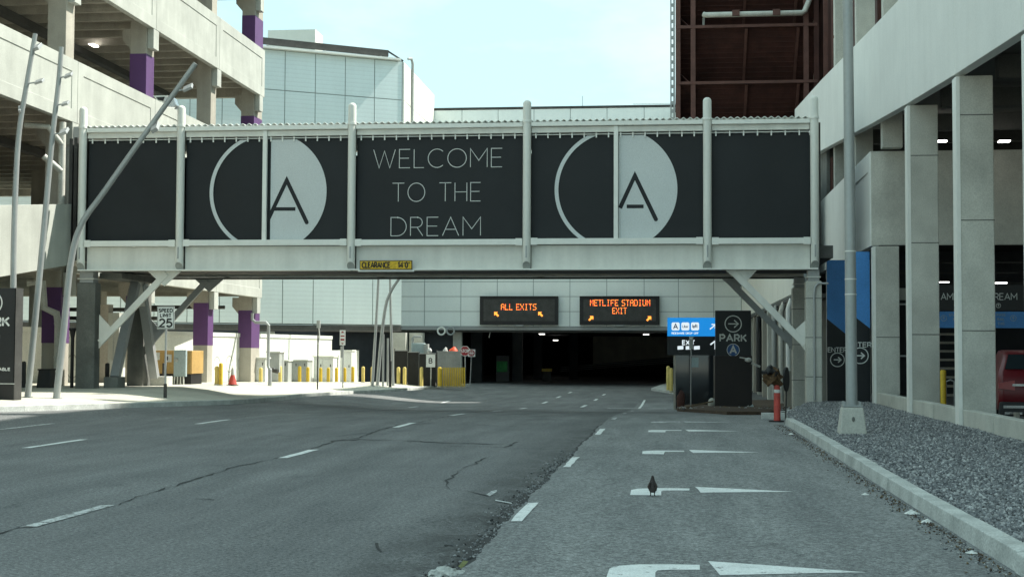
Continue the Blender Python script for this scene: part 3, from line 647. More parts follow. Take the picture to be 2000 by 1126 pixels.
def emblem(t, cpx, cpy, rpx, apex, foot, bar0, bar1, leftfoot):
    c = onY(cpx, cpy, BP); r = (onY(cpx+rpx, cpy, BP)[0]-c[0]); z0, z1 = 5.40, 8.77
    mb = MB(); zs = np.linspace(max(z0, c[2]-r), min(z1, c[2]+r), 40)
    xl = c[0]+.095
    mb.poly([(xl, PO[1], zs[0])]+[(c[0]+math.sqrt(max(0, r*r-(z-c[2])**2)), PO[1], z) for z in zs]+[(xl, PO[1], zs[-1])]); mb.build('emblem_disc', 'banner_print', t)
    m2 = MB(); ri = r-.125; xm = c[0]-.075; L_ = []
    for z in np.linspace(max(z0, c[2]-r+.001), min(z1, c[2]+r-.001), 90):
        d = z-c[2]; xo = c[0]-math.sqrt(max(0, r*r-d*d)); xi = min(c[0]-math.sqrt(max(0, ri*ri-d*d)), xm); L_ += [(xo, PO[1], z), (xi, PO[1], z)]
    m2.add(L_, [(2*i, 2*i+1, 2*i+3, 2*i+2) for i in range(len(L_)//2-1)]).build('emblem_ring', 'banner_print', t)
    q = lambda p: (lambda w: (w[0], w[2]))(onY(*p, BP)); m3 = MB(); O2 = PO+np.array([0, -.006, 0])
    A, Ft, L0 = np.array(q(apex)), np.array(q(foot)), np.array(q(leftfoot)); lf = A+(L0-A)*1.0
    ribbon(m3, [lf, A, Ft], .135, O2, XU, ZU); ribbon(m3, [q(bar0), q(bar1)], .12, O2+np.array([0, .003, 0]), XU, ZU)
    for e in (Ft, A): disc(m3, e, .0675, O2+np.array([0, -.002, 0]), XU, ZU, n=16)
    m3.build('emblem_letter', 'banner', t)
emblem(b1, 523, 375, 114.8, (560, 352), (599, 434), (536, 408), (577, 408), (524, 428))
emblem(b3, 1202.5, 369.5, 120.5, (1240, 343), (1281, 428), (1224, 403), (1257, 403), (1211, 406))
for s, l, r_, yt, yb in [('WELCOME', 729, 980, 291, 327), ('TO THE', 766, 938, 357, 393), ('DREAM', 763, 938, 424, 460)]:
    p, q = onY((l+r_)/2, yb, BP), onY((l+r_)/2, yt, BP); w = onY(r_, yb, BP)[0]-onY(l, yb, BP)[0]
    mb = MB(); text_mb(mb, s, q[2]-p[2], .025, PO, XU, ZU, p[0], p[2], .22, w); mb.build('lettering', 'banner_letter', b2)
# clearance plate
c0, c1 = onY(702, 526.5, BY), onY(805, 508, BY); cs_ = thing('clearance_sign', 'yellow clearance height plate fixed to the footbridge girder', 'sign', ((c0[0]+c1[0])/2, BY, c0[2]))
box('board', 'dark_steel', cs_, c0[0], c1[0], BY+.02, BY+.05, c0[2], c1[2]); box('face', 'sign_yellow', cs_, c0[0]+.025, c1[0]-.025, BY+.008, BY+.018, c0[2]+.025, c1[2]-.025)
mb = MB(); O_ = np.array([0, BY+.003, 0]); hh = .17; text_mb(mb, 'CLEARANCE', hh, .042, O_, XU, ZU, c0[0]+.09, c0[2]+.07, .22, .93, 'l'); mb.build('lettering', 'black', cs_); mb = MB(); text_mb(mb, "14'0\"", hh, .042, O_, XU, ZU, c1[0]-.09, c0[2]+.07, .25, .38, 'r'); mb.build('lettering', 'black', cs_)
box('lip', 'white_rail', cs_, c0[0]-.06, c1[0]+.06, BY+.052, BY+.075, c0[2]-.06, c0[2]+.02)

# ================================================================== LEFT PARKING GARAGE
lg = thing('parking_garage', 'pale concrete parking garage with purple banded columns left of the road', 'garage', (-22, 60, 0))
GX = -22.0
def spandrel(y0, y1, zb0, zt0, zb1, zt1, recess=True, parent=lg, X=GX, sgn=1, mat='concrete_pale', th=.25):
    """precast panel facing +X (sgn 1) or -X (sgn -1); a shallow recessed field with a frame round it"""
    xi = X-sgn*th; L = lambda y, t: (zb0+(zb1-zb0)*(y-y0)/(y1-y0))*(1-t)+(zt0+(zt1-zt0)*(y-y0)/(y1-y0))*t
    ya, yb_ = y0+.012, y1-.012; mb = MB()
    o = [(X, ya, L(ya, 0)), (X, yb_, L(yb_, 0)), (X, yb_, L(yb_, 1)), (X, ya, L(ya, 1))]; i_ = [(xi, p[1], p[2]) for p in o]
    if recess and y1-y0 > 1.6:
        m = .5; a = [(X, ya+m, L(ya+m, .20)), (X, yb_-m, L(yb_-m, .20)), (X, yb_-m, L(yb_-m, .80)), (X, ya+m, L(ya+m, .80))]; b = [(X-sgn*.03, p[1], p[2]) for p in a]
        vs = o+i_+a+b; fs = [(4, 5, 6, 7)]+[(k, (k+1) % 4, 4+(k+1) % 4, 4+k) for k in range(4)]+[(k, (k+1) % 4, 8+(k+1) % 4, 8+k) for k in range(4)]+[(8+k, 8+(k+1) % 4, 12+(k+1) % 4, 12+k) for k in range(4)]+[(12, 13, 14, 15)]
    else:
        vs = o+i_; fs = [(0, 1, 2, 3), (4, 5, 6, 7)]+[(k, (k+1) % 4, 4+(k+1) % 4, 4+k) for k in range(4)]
    return mb.add(vs, fs).build('spandrel_panel', mat, parent, bevel=.012)
CYS = [(50.1, .75), (58.2, .9), (66.8, .8), (74.0, 1.5)]
edges = [20, 28, 36, 43.5, 50.6, 58.6, 67.2, 75.0]
for z0, z1 in ((10.12, 12.45), (15.45, 18.02), (20.9, 23.4)):
    for a, b in zip(edges[:-1], edges[1:]): spandrel(a, b, z0, z1, z0, z1)
rz = lambda y: (3.91+(y-41.3)*.133, 6.09+(y-41.2)*.11)
for a, b in zip([22, 28.4, 34.8], [28.4, 34.8, 46.35]): spandrel(a, b, rz(a)[0], rz(a)[1], rz(b)[0], rz(b)[1], False, X=-20.3)
for a, b in zip([50.4, 58.6, 67.2], [58.6, 67.2, 75.0]): spandrel(a, b, 4.55, 7.0, 4.55, 7.0)
for i, (y, d) in enumerate(CYS):
    x1 = -22.28; x0 = x1-.72; zb = zl(y)-.3
    c = MB().box(x0, x1, y, y+d, zb, 24).build('column', 'concrete_beige', lg, bevel=.02)
    bands = {0: [(1.95, 4.0)], 1: [(1.95, 4.0), (12.2, 14.35)], 2: [(1.95, 4.0)], 3: [(1.85, 3.85), (12.1, 14.3), (17.9, 19.75)]}[i]
    for a, b in bands: MB().box(x0-.006, x1+.006, y-.006, y+d+.006, a, b).build('painted_band', 'purple', c)
    for zt in (4.55, 10.12, 15.45, 20.9):
        box('corbel', 'concrete_pale', lg, x1+.004, GX-.01, y+.12, y+min(d, .8)-.06, zt-.85, zt-.004, bevel=.012)
        MB().prism([(x0-.35, y+.01, zt-.02), (x1-.01, y+.01, zt-.02), (x1-.01, y+.01, zt-.5), (x0-.0, y+.01, zt-.9), (x0-.35, y+.01, zt-.5)], (0, min(d, .8)-.02, 0)).build('column_head', 'concrete_beige', lg)
    for xx in (-31., -38.): box('column', 'concrete_beige', lg, xx-.35, xx+.35, y, y+.8, zb, 24)
for zf in (4.55, 10.12, 15.45, 20.9):
    y0 = 50.4 if zf < 5 else 22
    box('floor_slab', 'concrete_beige', lg, -39, -22.30, y0, 75.2, zf+1.0, zf+1.15)
    for y in np.arange(y0+.5, 75, 1.55): box('tee_beam', 'concrete_beige', lg, -38.9, -22.32, y-.09, y+.09, zf+.32, zf+.995)
    box('end_beam', 'concrete_beige', lg, -39, -22.31, 75.21, 75.55, zf+.1, zf+1.15); box('back_beam', 'concrete_beige', lg, -39.4, -39.01, y0, 75.5, zf+.1, zf+2.0)
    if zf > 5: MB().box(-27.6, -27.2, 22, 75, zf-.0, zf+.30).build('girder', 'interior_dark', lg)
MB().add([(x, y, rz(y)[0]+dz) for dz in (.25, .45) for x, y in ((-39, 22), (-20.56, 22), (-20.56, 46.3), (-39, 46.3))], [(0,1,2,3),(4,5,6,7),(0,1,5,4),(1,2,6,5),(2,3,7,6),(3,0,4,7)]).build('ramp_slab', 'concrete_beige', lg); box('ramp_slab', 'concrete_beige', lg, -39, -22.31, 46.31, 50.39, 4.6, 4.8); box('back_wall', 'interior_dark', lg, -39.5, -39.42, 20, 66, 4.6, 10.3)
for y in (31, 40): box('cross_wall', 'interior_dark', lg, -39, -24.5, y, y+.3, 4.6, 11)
for px_, py_, zc in ((183, 88, 15.7),):
    p = onZ(px_, py_, zc); box('ceiling_light', 'lamp_tube', lg, p[0]-.12, p[0]+.12, p[1]-.3, p[1]+.3, zc-.04, zc)
# drain pipes on the near column, and the standpipe on the far one
MB().tube([(-22.1, 49.55, 7.0), (-22.1, 49.55, 10.0)], .13, 10).build('drain_pipe', 'pipe_white', lg, smooth=True)
MB().tube([(-22.1, 49.5, 8.2), (-22.6, 49.1, 8.7)], .12, 10).build('drain_pipe', 'pipe_white', lg, smooth=True)
MB().tube([(-22.1, 49.5, 9.2), (-22.4, 49.0, 9.75), (-23.2, 48.8, 9.8)], .10, 10).build('drain_pipe', 'pipe_white', lg, smooth=True)
MB().tube([(-22.9, 48.6, 4.1), (-22.4, 48.8, 4.1), (-22.35, 48.85, 3.2), (-21.95, 49.0, 3.0), (-21.9, 49.05, 2.6), (-21.9, 49.05, .7)], .13, 10).build('drain_pipe', 'pipe_white', lg, smooth=True)
for zc in (1.4, 2.6): MB().tube([(-21.9, 49.05, zc), (-21.9, 49.05, zc+.08)], .15, 10).build('pipe_collar', 'pipe_white', lg, smooth=True)
MB().tube([(-22.2, 73.9, 3.7), (-22.2, 73.9, 3.35), (-22.0, 73.85, 3.2), (-21.4, 73.75, 3.2), (-21.25, 73.7, 3.05), (-21.25, 73.7, .9), (-21.15, 73.65, .72), (-20.8, 73.5, .7)], .085, 10).build('standpipe', 'galvanised', lg, smooth=True)
MB().tube([(-21.1, 73.6, .72), (-20.65, 73.45, .62)], .12, 8).build('hose_valve', 'dark_steel', lg, smooth=True)
box('valve_box', 'cabinet_grey', lg, -21.0, -20.7, 73.9, 74.1, .55, 1.25)
for k, (y, zz) in enumerate([(62.5, 3.55), (62.5, 3.15), (70, 3.9)]): MB().tube([(-27.5, y, zz), (-22.6, y+.4, zz)], .09, 8).build('service_pipe', 'dark_steel', lg, smooth=True)
box('bridge_door_jamb', 'cabinet_grey', lg, -22.29, -21.9, 50.3, 50.42, 7.05, 9.95); box('bridge_door_jamb', 'grey_steel', lg, -21.88, -21.6, 50.0, 50.2, 5.2, 9.9)

# ================================================================== MALL (facades behind the bridge)
ml = thing('shopping_mall', 'pale blue metal clad mall building closing the end of the road', 'building', (-10, 104, 0))
# faceted wing on the left, its front turned towards the road
cA = np.array([-17.6, 92.0]); dA = np.array([-.86, -.51]); dA /= np.linalg.norm(dA); nA = np.array([-dA[1], dA[0]])
if nA[1] > 0: nA = -nA
rowsA = [3.42, 7.84, 12.3, 15.3, 18.24, 20.8]; wA = 2.0
def slab_quad(p, q, z0, z1, n, th):
    g = .025; d = (q-p)/np.linalg.norm(q-p); p, q = p+d*g, q-d*g
    return [(*(u+n*o), z) for o in (0, th) for (u, z) in ((p, z0+g), (q, z0+g), (q, z1-g), (p, z1-g))]
BF = [(0,1,2,3),(7,6,5,4),(0,4,5,1),(1,5,6,2),(2,6,7,3),(3,7,4,0)]
for r in range(5):
    for k in range(15):
        z0, z1 = rowsA[r], rowsA[r+1]
        MB().add(slab_quad(cA+dA*wA*k, cA+dA*wA*(k+1), z0, z1, nA, .05), BF).build('facade_panel', 'louvre_panel', ml)
endA = cA+dA*wA*15
MB().add([(*(p+nA*o), z) for o in (-.02, -.5) for (p, z) in ((cA, 3.37), (endA, 3.37), (endA, 20.85), (cA, 20.85))], BF).build('wall_core', 'panel_seam', ml)
MB().bar((*(cA+dA*.3+nA*.2), 20.87), (*(endA+nA*.2), 20.87), .5, .12).build('parapet_cap', 'white_rail', ml)
MB().bar((*(cA+dA*1.0-nA*.2), 21.3), (*(endA-nA*.2), 21.5), .2, .42).build('roof_rail', 'dark_steel', ml)
for k in range(5): MB().bar((*(cA+dA*(1.5+3.8*k)-nA*.2), 20.85), (*(cA+dA*(1.5+3.8*k)-nA*.2), 21.15), .12, .12).build('rail_post', 'grey_steel', ml)
MB().bar((*(cA+dA*1.0-nA*.2), 21.45), (*cA, 20.85), .08, .1).build('roof_rail', 'dark_steel', ml)
pb = cA+dA*6.5-nA*3; MB().box(pb[0]-1.6, pb[0]+1.6, pb[1]-1, pb[1]+1, 20.85, 22.7).build('roof_plant', 'metal_panel_warm', ml)
# side of that wing running back along the road
for k in range(6):
    y0 = 92.0+2.0*k
    for z0, z1 in ((12.3, 18.24), (18.24, 20.8)): box('facade_panel', 'metal_panel_warm', ml, -17.6, -17.54, y0+.03, y0+1.97, z0+.03, z1-.03)
box('wall_core', 'panel_seam', ml, -18.1, -17.605, 91.9, 103.9, 12.25, 20.81); MB().tube([(-17.45, 94.6, 17.2), (-17.45, 94.6, 21.2), (-17.5, 94.4, 21.5), (-17.7, 94.2, 21.45)], .1, 8).build('vent_pipe', 'cabinet_grey', ml, smooth=True)
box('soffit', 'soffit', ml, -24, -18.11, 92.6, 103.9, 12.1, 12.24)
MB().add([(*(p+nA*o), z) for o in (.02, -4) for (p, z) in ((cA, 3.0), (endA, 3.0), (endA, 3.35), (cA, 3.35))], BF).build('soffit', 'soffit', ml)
# main front over the tunnel
YF = 104.0; colx = [onY(px_, 600, YF)[0] for px_ in (614, 686, 758, 829, 900, 971, 1041.5, 1113, 1185, 1258, 1325, 1394, 1448)]
rowz = [3.56, 4.66, 5.76, 6.86] + list(np.arange(7.96, 18.5, 1.1)) + [19.62]
pm = None
for i in range(len(colx)-1):
    for z0, z1 in zip(rowz[:-1], rowz[1:]): box('facade_panel', 'metal_panel', ml, colx[i]+.022, colx[i+1]-.022, YF, YF+.05, z0+.02, z1-.02)
box('wall_core', 'panel_seam', ml, colx[0]-.1, colx[-1]+.3, YF+.055, YF+.5, 3.5, 19.6); box('parapet_cap', 'dark_steel', ml, colx[0], 2.0, YF-.06, YF+.5, 19.64, 19.78)
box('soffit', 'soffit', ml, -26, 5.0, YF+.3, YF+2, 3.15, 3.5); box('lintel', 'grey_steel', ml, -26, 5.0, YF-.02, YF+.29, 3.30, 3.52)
for px_, h in ((1136, 0.9),): x = onY(px_, 200, YF)[0]; box('aerial', 'grey_steel', ml, x-.02, x+.02, YF+1, YF+1.04, 19.8, 19.8+h)
x = onY(1262, 208, YF)[0]; box('roof_rail', 'white_rail', ml, x-1.0, x+2, YF+1.2, YF+1.25, 20.05, 20.1)
# tunnel: ceiling, walls, columns, back
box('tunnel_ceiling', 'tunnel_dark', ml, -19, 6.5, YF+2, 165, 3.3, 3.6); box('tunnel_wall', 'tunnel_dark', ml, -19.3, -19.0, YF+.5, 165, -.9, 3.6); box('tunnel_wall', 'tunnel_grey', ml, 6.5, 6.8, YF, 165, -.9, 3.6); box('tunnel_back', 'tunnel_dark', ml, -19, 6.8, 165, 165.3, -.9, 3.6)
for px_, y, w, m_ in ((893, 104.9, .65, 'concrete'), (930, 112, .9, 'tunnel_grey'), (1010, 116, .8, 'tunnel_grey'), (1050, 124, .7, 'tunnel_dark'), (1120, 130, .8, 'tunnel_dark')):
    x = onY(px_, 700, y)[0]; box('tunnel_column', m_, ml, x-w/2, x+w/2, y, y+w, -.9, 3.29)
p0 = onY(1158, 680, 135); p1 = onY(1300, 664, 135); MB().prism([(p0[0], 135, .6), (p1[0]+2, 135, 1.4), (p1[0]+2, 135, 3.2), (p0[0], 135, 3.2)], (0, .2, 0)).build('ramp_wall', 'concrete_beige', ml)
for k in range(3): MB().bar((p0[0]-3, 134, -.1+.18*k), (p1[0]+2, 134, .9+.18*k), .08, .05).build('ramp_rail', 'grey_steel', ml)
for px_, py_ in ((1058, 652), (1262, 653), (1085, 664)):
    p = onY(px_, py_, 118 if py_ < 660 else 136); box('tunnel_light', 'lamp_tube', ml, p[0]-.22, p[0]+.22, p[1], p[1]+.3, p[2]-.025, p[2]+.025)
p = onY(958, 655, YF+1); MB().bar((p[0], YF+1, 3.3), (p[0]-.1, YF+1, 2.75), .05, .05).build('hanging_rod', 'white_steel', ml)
for px_, m_ in ((862, 'white_rail'), (880, 'galvanised')):
    c = onY(px_, 646, YF-.6); mb = MB(); mb.tube([(c[0]+.27*math.cos(t), YF-.6, c[2]+.27*math.sin(t)) for t in np.linspace(0, 6.2832, 21)], .065, 8, False); mb.build('duct_ring', m_, ml, smooth=True)
# recess under the left wing
box('recess_wall', 'tunnel_dark', ml, -40, -15.5, 105.2, 105.5, -.9, 3.3)
for px_, y, w in ((778, 97.5, 1.0), (812, 98.3, .95)): x = onY(px_, 690, y)[0]; box('recess_column', 'concrete', ml, x-w/2, x+w/2, y, y+.8, -.8, 3.0)
p = onY(506, 645, 93); box('recess_column', 'concrete', ml, p[0]-1.2, p[0]+.8, 93, 94, -.8, 3.0)
# right wing: pale panels above a service bay
XR = 5.05
for k in range(13):
    y0 = 58.5+3.5*k
    box('side_panel', 'metal_panel_warm', ml, XR, XR+.05, y0+.03, y0+3.47, 4.18, 9.0)
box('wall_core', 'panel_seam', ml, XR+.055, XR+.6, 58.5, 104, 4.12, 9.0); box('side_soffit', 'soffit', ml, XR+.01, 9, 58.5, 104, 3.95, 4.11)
for k, y in enumerate(np.arange(59, 103, 4.4)):
    box('pilaster', 'concrete_beige' if k % 2 else 'concrete', ml, XR+.05, XR+.75, y, y+.9, -.8, 3.94)
box('bay_wall', 'concrete_dark', ml, XR+1.4, XR+1.7, 58, 104, -.8, 3.94)
for y, m_ in ((61.8, 'white_rail'), (66, 'pipe_white'), (70.5, 'galvanised')): MB().tube([(XR-.05, y, -.5), (XR-.05, y, 3.6), (XR+.1, y, 4.0)], .13, 10).build('downpipe', m_, ml, smooth=True)
MB().tube([(XR-.1, 82, -.5), (XR-.1, 82, 2.9), (XR-.05, 82.6, 3.5), (XR+.0, 84, 3.7)], .16, 10).build('downpipe', 'black', ml, smooth=True)
box('bay_sign', 'black', ml, XR-.12, XR-.08, 60.0, 60.9, 1.9, 2.8); box('bay_block', 'concrete_beige', ml, XR-.6, XR-.15, 56.5, 57.4, -.6, 1.0)

# red primed steel back of the tall hall above
tw = thing('steel_tower', 'unclad dark red steel frame of the tall hall above the right garage', 'building', (4, 80, 13))
YT = 78.0; XT0, XT1 = .30, 7.9; tz = [10.2, 13.4, 16.45, 19.55, 22.3]
for a, b in zip(tz[:-1], tz[1:]):
    # sloping liner behind each storey
    MB().add([(XT0, YT+.2, b), (XT1, YT+.2, b), (XT1, YT+2.6, a+.3), (XT0, YT+2.6, a+.3), (XT0, YT+.4, b), (XT1, YT+.4, b), (XT1, YT+2.8, a+.3), (XT0, YT+2.8, a+.3)], BF).build('liner_panel', 'rust_red', tw)
    MB().box(XT0, XT1, YT-.05, YT+.15, b-.10, b+.06).build('girt', 'rust_beam', tw); MB().box(XT0, XT1, YT+2.5, YT+2.7, a+.05, a+.3).build('girt', 'rust_red', tw)
    for x in (1.25, 4.1, 6.9): MB().bar((x, YT+.15, b-.1), (x-.05, YT+2.5, a+.45), .14, .2).build('joist', 'rust_beam', tw)
    MB().bar((1.0, YT+.0, b-.02), (XT0+.25, YT+1.2, b+.7), .05, .06).build('strut', 'rust_beam', tw)
    for k in range(11): z = a+.45+(b-a-.5)*k/11; MB().bar((XT0+.1, YT+.18+2.3*(1-k/11), z), (XT1, YT+.18+2.3*(1-k/11), z), .02, .03).build('liner_rib', 'rust_red', tw)
for x, m_ in ((.38, 'rust_beam'), (1.2, 'rust_beam'), (7.3, 'rust_beam'), (7.85, 'rust_red')):
    box('tower_column', m_, tw, x-.13, x+.13, YT-.02, YT+.28, 10.2, 22.3)
box('back_wall', 'rust_red', tw, XT0, XT1, YT+2.9, YT+3.1, 10.2, 22.3); box('side_wall', 'rust_red', tw, XT0, XT0+.1, YT+.3, YT+2.9, 10.2, 22.3)
for y in (62, 66.5, 71, 75): box('tower_column', 'rust_beam', tw, 7.92, 8.12, y, y+.25, 9, 24)
box('side_wall', 'rust_red', tw, 8.25, 8.45, 58, 81, 9, 22.3)
MB().tube([(7.8, 68.2, 12), (7.8, 68.2, 24)], .14, 10).build('rain_pipe', 'pipe_white', tw, smooth=True)
for z in (14.3, 16.6, 18.7): MB().tube([(7.8, 68.2, z), (7.8, 68.2, z+.12)], .17, 10).build('pipe_collar', 'rust_beam', tw)
pz = onY(1500, 27, YT-.35)[2]; xa, xb = onY(1374, 27, YT-.35)[0], onY(1572, 30, YT-.35)[0]
MB().tube([(xa, YT-.3, pz+.05), (xa+.1, YT-.35, pz), (xb-.15, YT-.35, pz), (xb, YT-.3, pz+.12), (xb+.45, YT-.1, pz+1.2), (xb+.5, YT-.1, 22)], .15, 12).build('rain_pipe', 'pipe_white', tw, smooth=True)
for t in (.32, .72): x = xa+(xb-xa)*t; box('pipe_bracket', 'rust_beam', tw, x-.2, x+.2, YT-.55, YT-.15, pz-.12, pz+.2)
MB().tube([(xa, YT+1.2, pz-1.5), (xa+.05, YT+1.6, pz+.3)], .07, 8).build('rain_pipe', 'pipe_white', tw)
# perforated edge plate: two flats and rungs between the slots
x0 = onY(1309, 100, YT)[0]; x1 = onY(1317, 100, YT)[0]
box('edge_flat', 'galvanised', tw, x0, x0+.075, YT-.04, YT-.02, 10.2, 22.3); box('edge_flat', 'galvanised', tw, x1-.06, x1+.04, YT-.04, YT-.02, 10.2, 22.3)
for z in np.arange(10.3, 22.3, .45): box('edge_rung', 'galvanised', tw, x0+.076, x1-.061, YT-.04, YT-.02, z, z+.2)
box('roof', 'rust_red', tw, XT0, 40, YT-.1, 88, 22.31, 22.4); box('roof', 'rust_red', tw, XT0, 40, 88.1, 110, 19.2, 19.4); box('floor_deck', 'rust_red', tw, XT0, 12, YT+.3, 104, 9.9, 10.18)  # rear roof, out of view, is lowered to set its shadow edge
box('hall_wall', 'metal_panel_warm', tw, XT0+.2, 40, YT+3.2, 88, 10.2, 22.3); box('hall_wall', 'metal_panel_warm', tw, XT0+.2, 40, 88.01, 112, 10.2, 19.1)
for y in (84, 100): box('tower_column', 'concrete', tw, 7.2, 8.0, y, y+.8, -.8, 9.89)

# ================================================================== RIGHT PARKING GARAGE
rg = thing('parking_garage', 'grey concrete parking garage with rising ramp wall right of the gravel', 'garage', (10, 45, 0))
XG = 6.2
def rb(y): return interp(y, [(12, 6.55), (25.8, 7.42), (31.6, 7.80), (40.7, 8.47), (59.5, 10.07), (73.8, 11.15)])
ed = [14, 20, 26, 32, 38.5, 45.0, 51.5, 59.5, 66, 72.5]
for a, b in zip(ed[:-1], ed[1:]): spandrel(a, b, rb(a), rb(a)+2.98-.02*(a-40)/10, rb(b), rb(b)+2.98-.02*(b-40)/10, False, rg, XG, -1, 'spandrel_cool')
for a, b in zip([45.4, 52.5, 59.9, 66], [52.5, 59.9, 66, 72.5]): spandrel(a, b, 5.05, 8.02, 5.05, 8.02, a < 50, rg, XG, -1, 'spandrel_cool')
box('return_wall', 'concrete', rg, XG+.03, 16, 45.36, 45.6, 5.08, 8.02)
for k, y in enumerate([12.9, 19.2, 25.5, 31.75, 38.2, 44.75, 51.2, 57.7]):
    zt = rb(y)-.05 if y < 44 else 5.0
    c = MB().box(XG+.02, XG+.77, y, y+.42, -.3, zt).build('column', 'concrete', rg, bevel=.02)
    MB().box(XG-.02, XG+.06, y-.012, y+.40, -.25, zt-.02).build('column_lit_edge', 'white_rail', c)  # light on the left face, put in as a whiter strip
    for zz in (2.2, 4.6, 6.9):
        if zz < zt-.4: MB().box(XG+.065, XG+.776, y-.006, y+.426, zz-.012, zz+.012).build('formwork_joint', 'concrete_dark', c)
    box('column', 'concrete', rg, XG+.3, XG+.9, y, y+.42, max(zt, 8.03 if y > 44 else 0)+.02, rb(y+.4)+.4) if y > 44 else None
    box('column', 'concrete', rg, XG+.35, XG+1.0, y, y+.42, rb(y)+1.5, 31)
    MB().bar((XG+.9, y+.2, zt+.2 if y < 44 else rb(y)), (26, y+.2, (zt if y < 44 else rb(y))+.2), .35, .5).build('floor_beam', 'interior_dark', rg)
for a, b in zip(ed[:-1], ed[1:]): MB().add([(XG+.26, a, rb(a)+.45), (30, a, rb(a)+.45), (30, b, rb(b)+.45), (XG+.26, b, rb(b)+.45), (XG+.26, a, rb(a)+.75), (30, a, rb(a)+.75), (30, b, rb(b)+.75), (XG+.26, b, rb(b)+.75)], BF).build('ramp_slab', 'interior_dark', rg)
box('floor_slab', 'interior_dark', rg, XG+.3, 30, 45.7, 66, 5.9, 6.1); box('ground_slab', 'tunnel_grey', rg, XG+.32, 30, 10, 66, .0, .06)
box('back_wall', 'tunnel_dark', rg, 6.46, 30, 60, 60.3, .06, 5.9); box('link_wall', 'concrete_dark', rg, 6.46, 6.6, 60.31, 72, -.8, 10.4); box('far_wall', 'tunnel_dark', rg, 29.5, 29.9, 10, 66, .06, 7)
for a, b in zip([13.3, 19.62, 25.92, 32.18, 38.63], [19.18, 25.48, 31.73, 38.18, 44.73]):
    m = (a+b)/2
    for p_, q_ in ((a, m-.01), (m+.01, b)): box('low_wall', 'concrete', rg, XG+.06, XG+.30, p_+.02, q_-.02, -.2, .5, bevel=.012)
# upper storeys mostly above the frame, an unseen block sized to shade the road
box('upper_shade_storey', 'concrete_pale', rg, 10.0, 34, 8, 77.5, 16.2, 33.9); box('upper_shade_storey', 'concrete_beige', rg, 10.3, 32, 8, 76, 13.2, 16.19)
for px_, py_, y in ((1840, 275, 46.5), (1963, 275, 44), (1845, 551, 52), (1957, 552, 48)):
    p = onY(px_, py_, y); box('ceiling_light', 'lamp_tube', rg, p[0]-.16, p[0]+.16, y, y+.25, p[2]-.02, p[2]+.02)
# dark wire fence, stairs and rails inside
for k in range(3): MB().bar((7.6, 49.8, 4.1+.35*k), (16, 49.8, 4.1+.35*k), .04, .04).build('guard_rail', 'dark_steel', rg)
box('stair_beam', 'concrete', rg, 7.2, 18, 50.2, 50.5, 3.55, 3.95)
for k in range(10): box('stair_step', 'concrete_beige', rg, 9.2+.02*k, 10.5+.02*k, 50.0+.28*k, 50.3+.28*k, .25+.3*k, .33+.3*k)
MB().bar((10.75, 49.8, .1), (10.95, 52.9, 3.3), .06, .22).build('stair_stringer', 'grey_steel', rg)
box('mesh_frame', 'grey_steel', rg, 6.95, 7.0, 45.1, 45.16, .1, 5.0); 
for z in (1.6, 3.2): box('mesh_frame', 'grey_steel', rg, 7.01, 7.45, 45.1, 45.14, z, z+.05)
# wall wraps with the entry sign
for (l, r_, y, lab, cxp, cyp, tyb, tw_, rp, d0, d1) in ((1615, 1657, 50.6, 'blue and black entry wrap with full arrow beside the bridge pier', 1635.5, 702, 687, 35, 13, 622, 656), (1654, 1699, 46.3, 'blue and black entry wrap partly hidden behind the lamp post', 1680, 694, 677, 44, 15, 606, 641)):
    a, b = onY(l, 600, y)[0], onY(r_, 600, y)[0]; t = thing('entry_sign', lab, 'sign', ((a+b)/2, y, 0), 'entry wraps on the garage wall')
    ztop = 4.95; zd, zd2 = onY(l, d0, y)[2], onY(r_, d1, y)[2]; k_ = y/FP
    box('board', 'black_board', t, a, b, y, y+.12, .0, ztop)
    MB().poly([(a, y-.006, zd), (b, y-.006, zd2), (b, y-.006, ztop-.01), (a, y-.006, ztop-.01)]).build('blue_field', 'blue_wrap', t)
    O_ = np.array([0, y-.008, 0]); c = onY(cxp, tyb, y); mb = MB(); text_mb(mb, 'ENTER', 8.5*k_, .026, O_, XU, ZU, c[0]-(.02 if l > 1650 else 0), c[2], .2, tw_*k_); mb.build('lettering', 'sign_grey', t)
    c = onY(cxp, cyp, y); mb = MB(); ribbon(mb, arc(c[0], c[2], rp*k_, rp*k_, 0, 360, 32), .028, O_, XU, ZU); mb.build('arrow_ring', 'sign_grey', t); mb = MB(); arrow_strokes(mb, c[[0, 2]], rp*k_*.52, .04, O_); mb.build('arrow', 'sign_grey', t)
# overhead sign inside the garage
y = 46.9; a, b = onY(1800, 600, y)[0], onY(2090, 600, y)[0]; t = thing('overhead_sign', 'black overhead sign with pale letters above a blue band inside the garage', 'sign', ((a+b)/2, y, 2.6))
z = [onY(1912, q, y)[2] for q in (640, 608, 606, 556)]
box('board', 'black_board', t, a, b, y, y+.12, z[2], z[3]); box('blue_band', 'blue_wrap', t, a, b, y-.004, y+.12, z[0], z[1])
mb = MB(); O_ = np.array([0, y-.008, 0]); c = onY(1912, 585, y); text_mb(mb, 'AMERICAN', .20, .024, O_, XU, ZU, onY(1838, 585, y)[0], c[2], .2, onY(1919, 585, y)[0]-onY(1838, 585, y)[0], 'l'); mb.build('lettering', 'sign_grey', t); mb = MB(); text_mb(mb, 'DREAM', .20, .024, O_, XU, ZU, onY(1986, 585, y)[0], c[2], .2, onY(1986, 585, y)[0]-onY(1930, 585, y)[0], 'r')
mb.build('lettering', 'sign_grey', t)
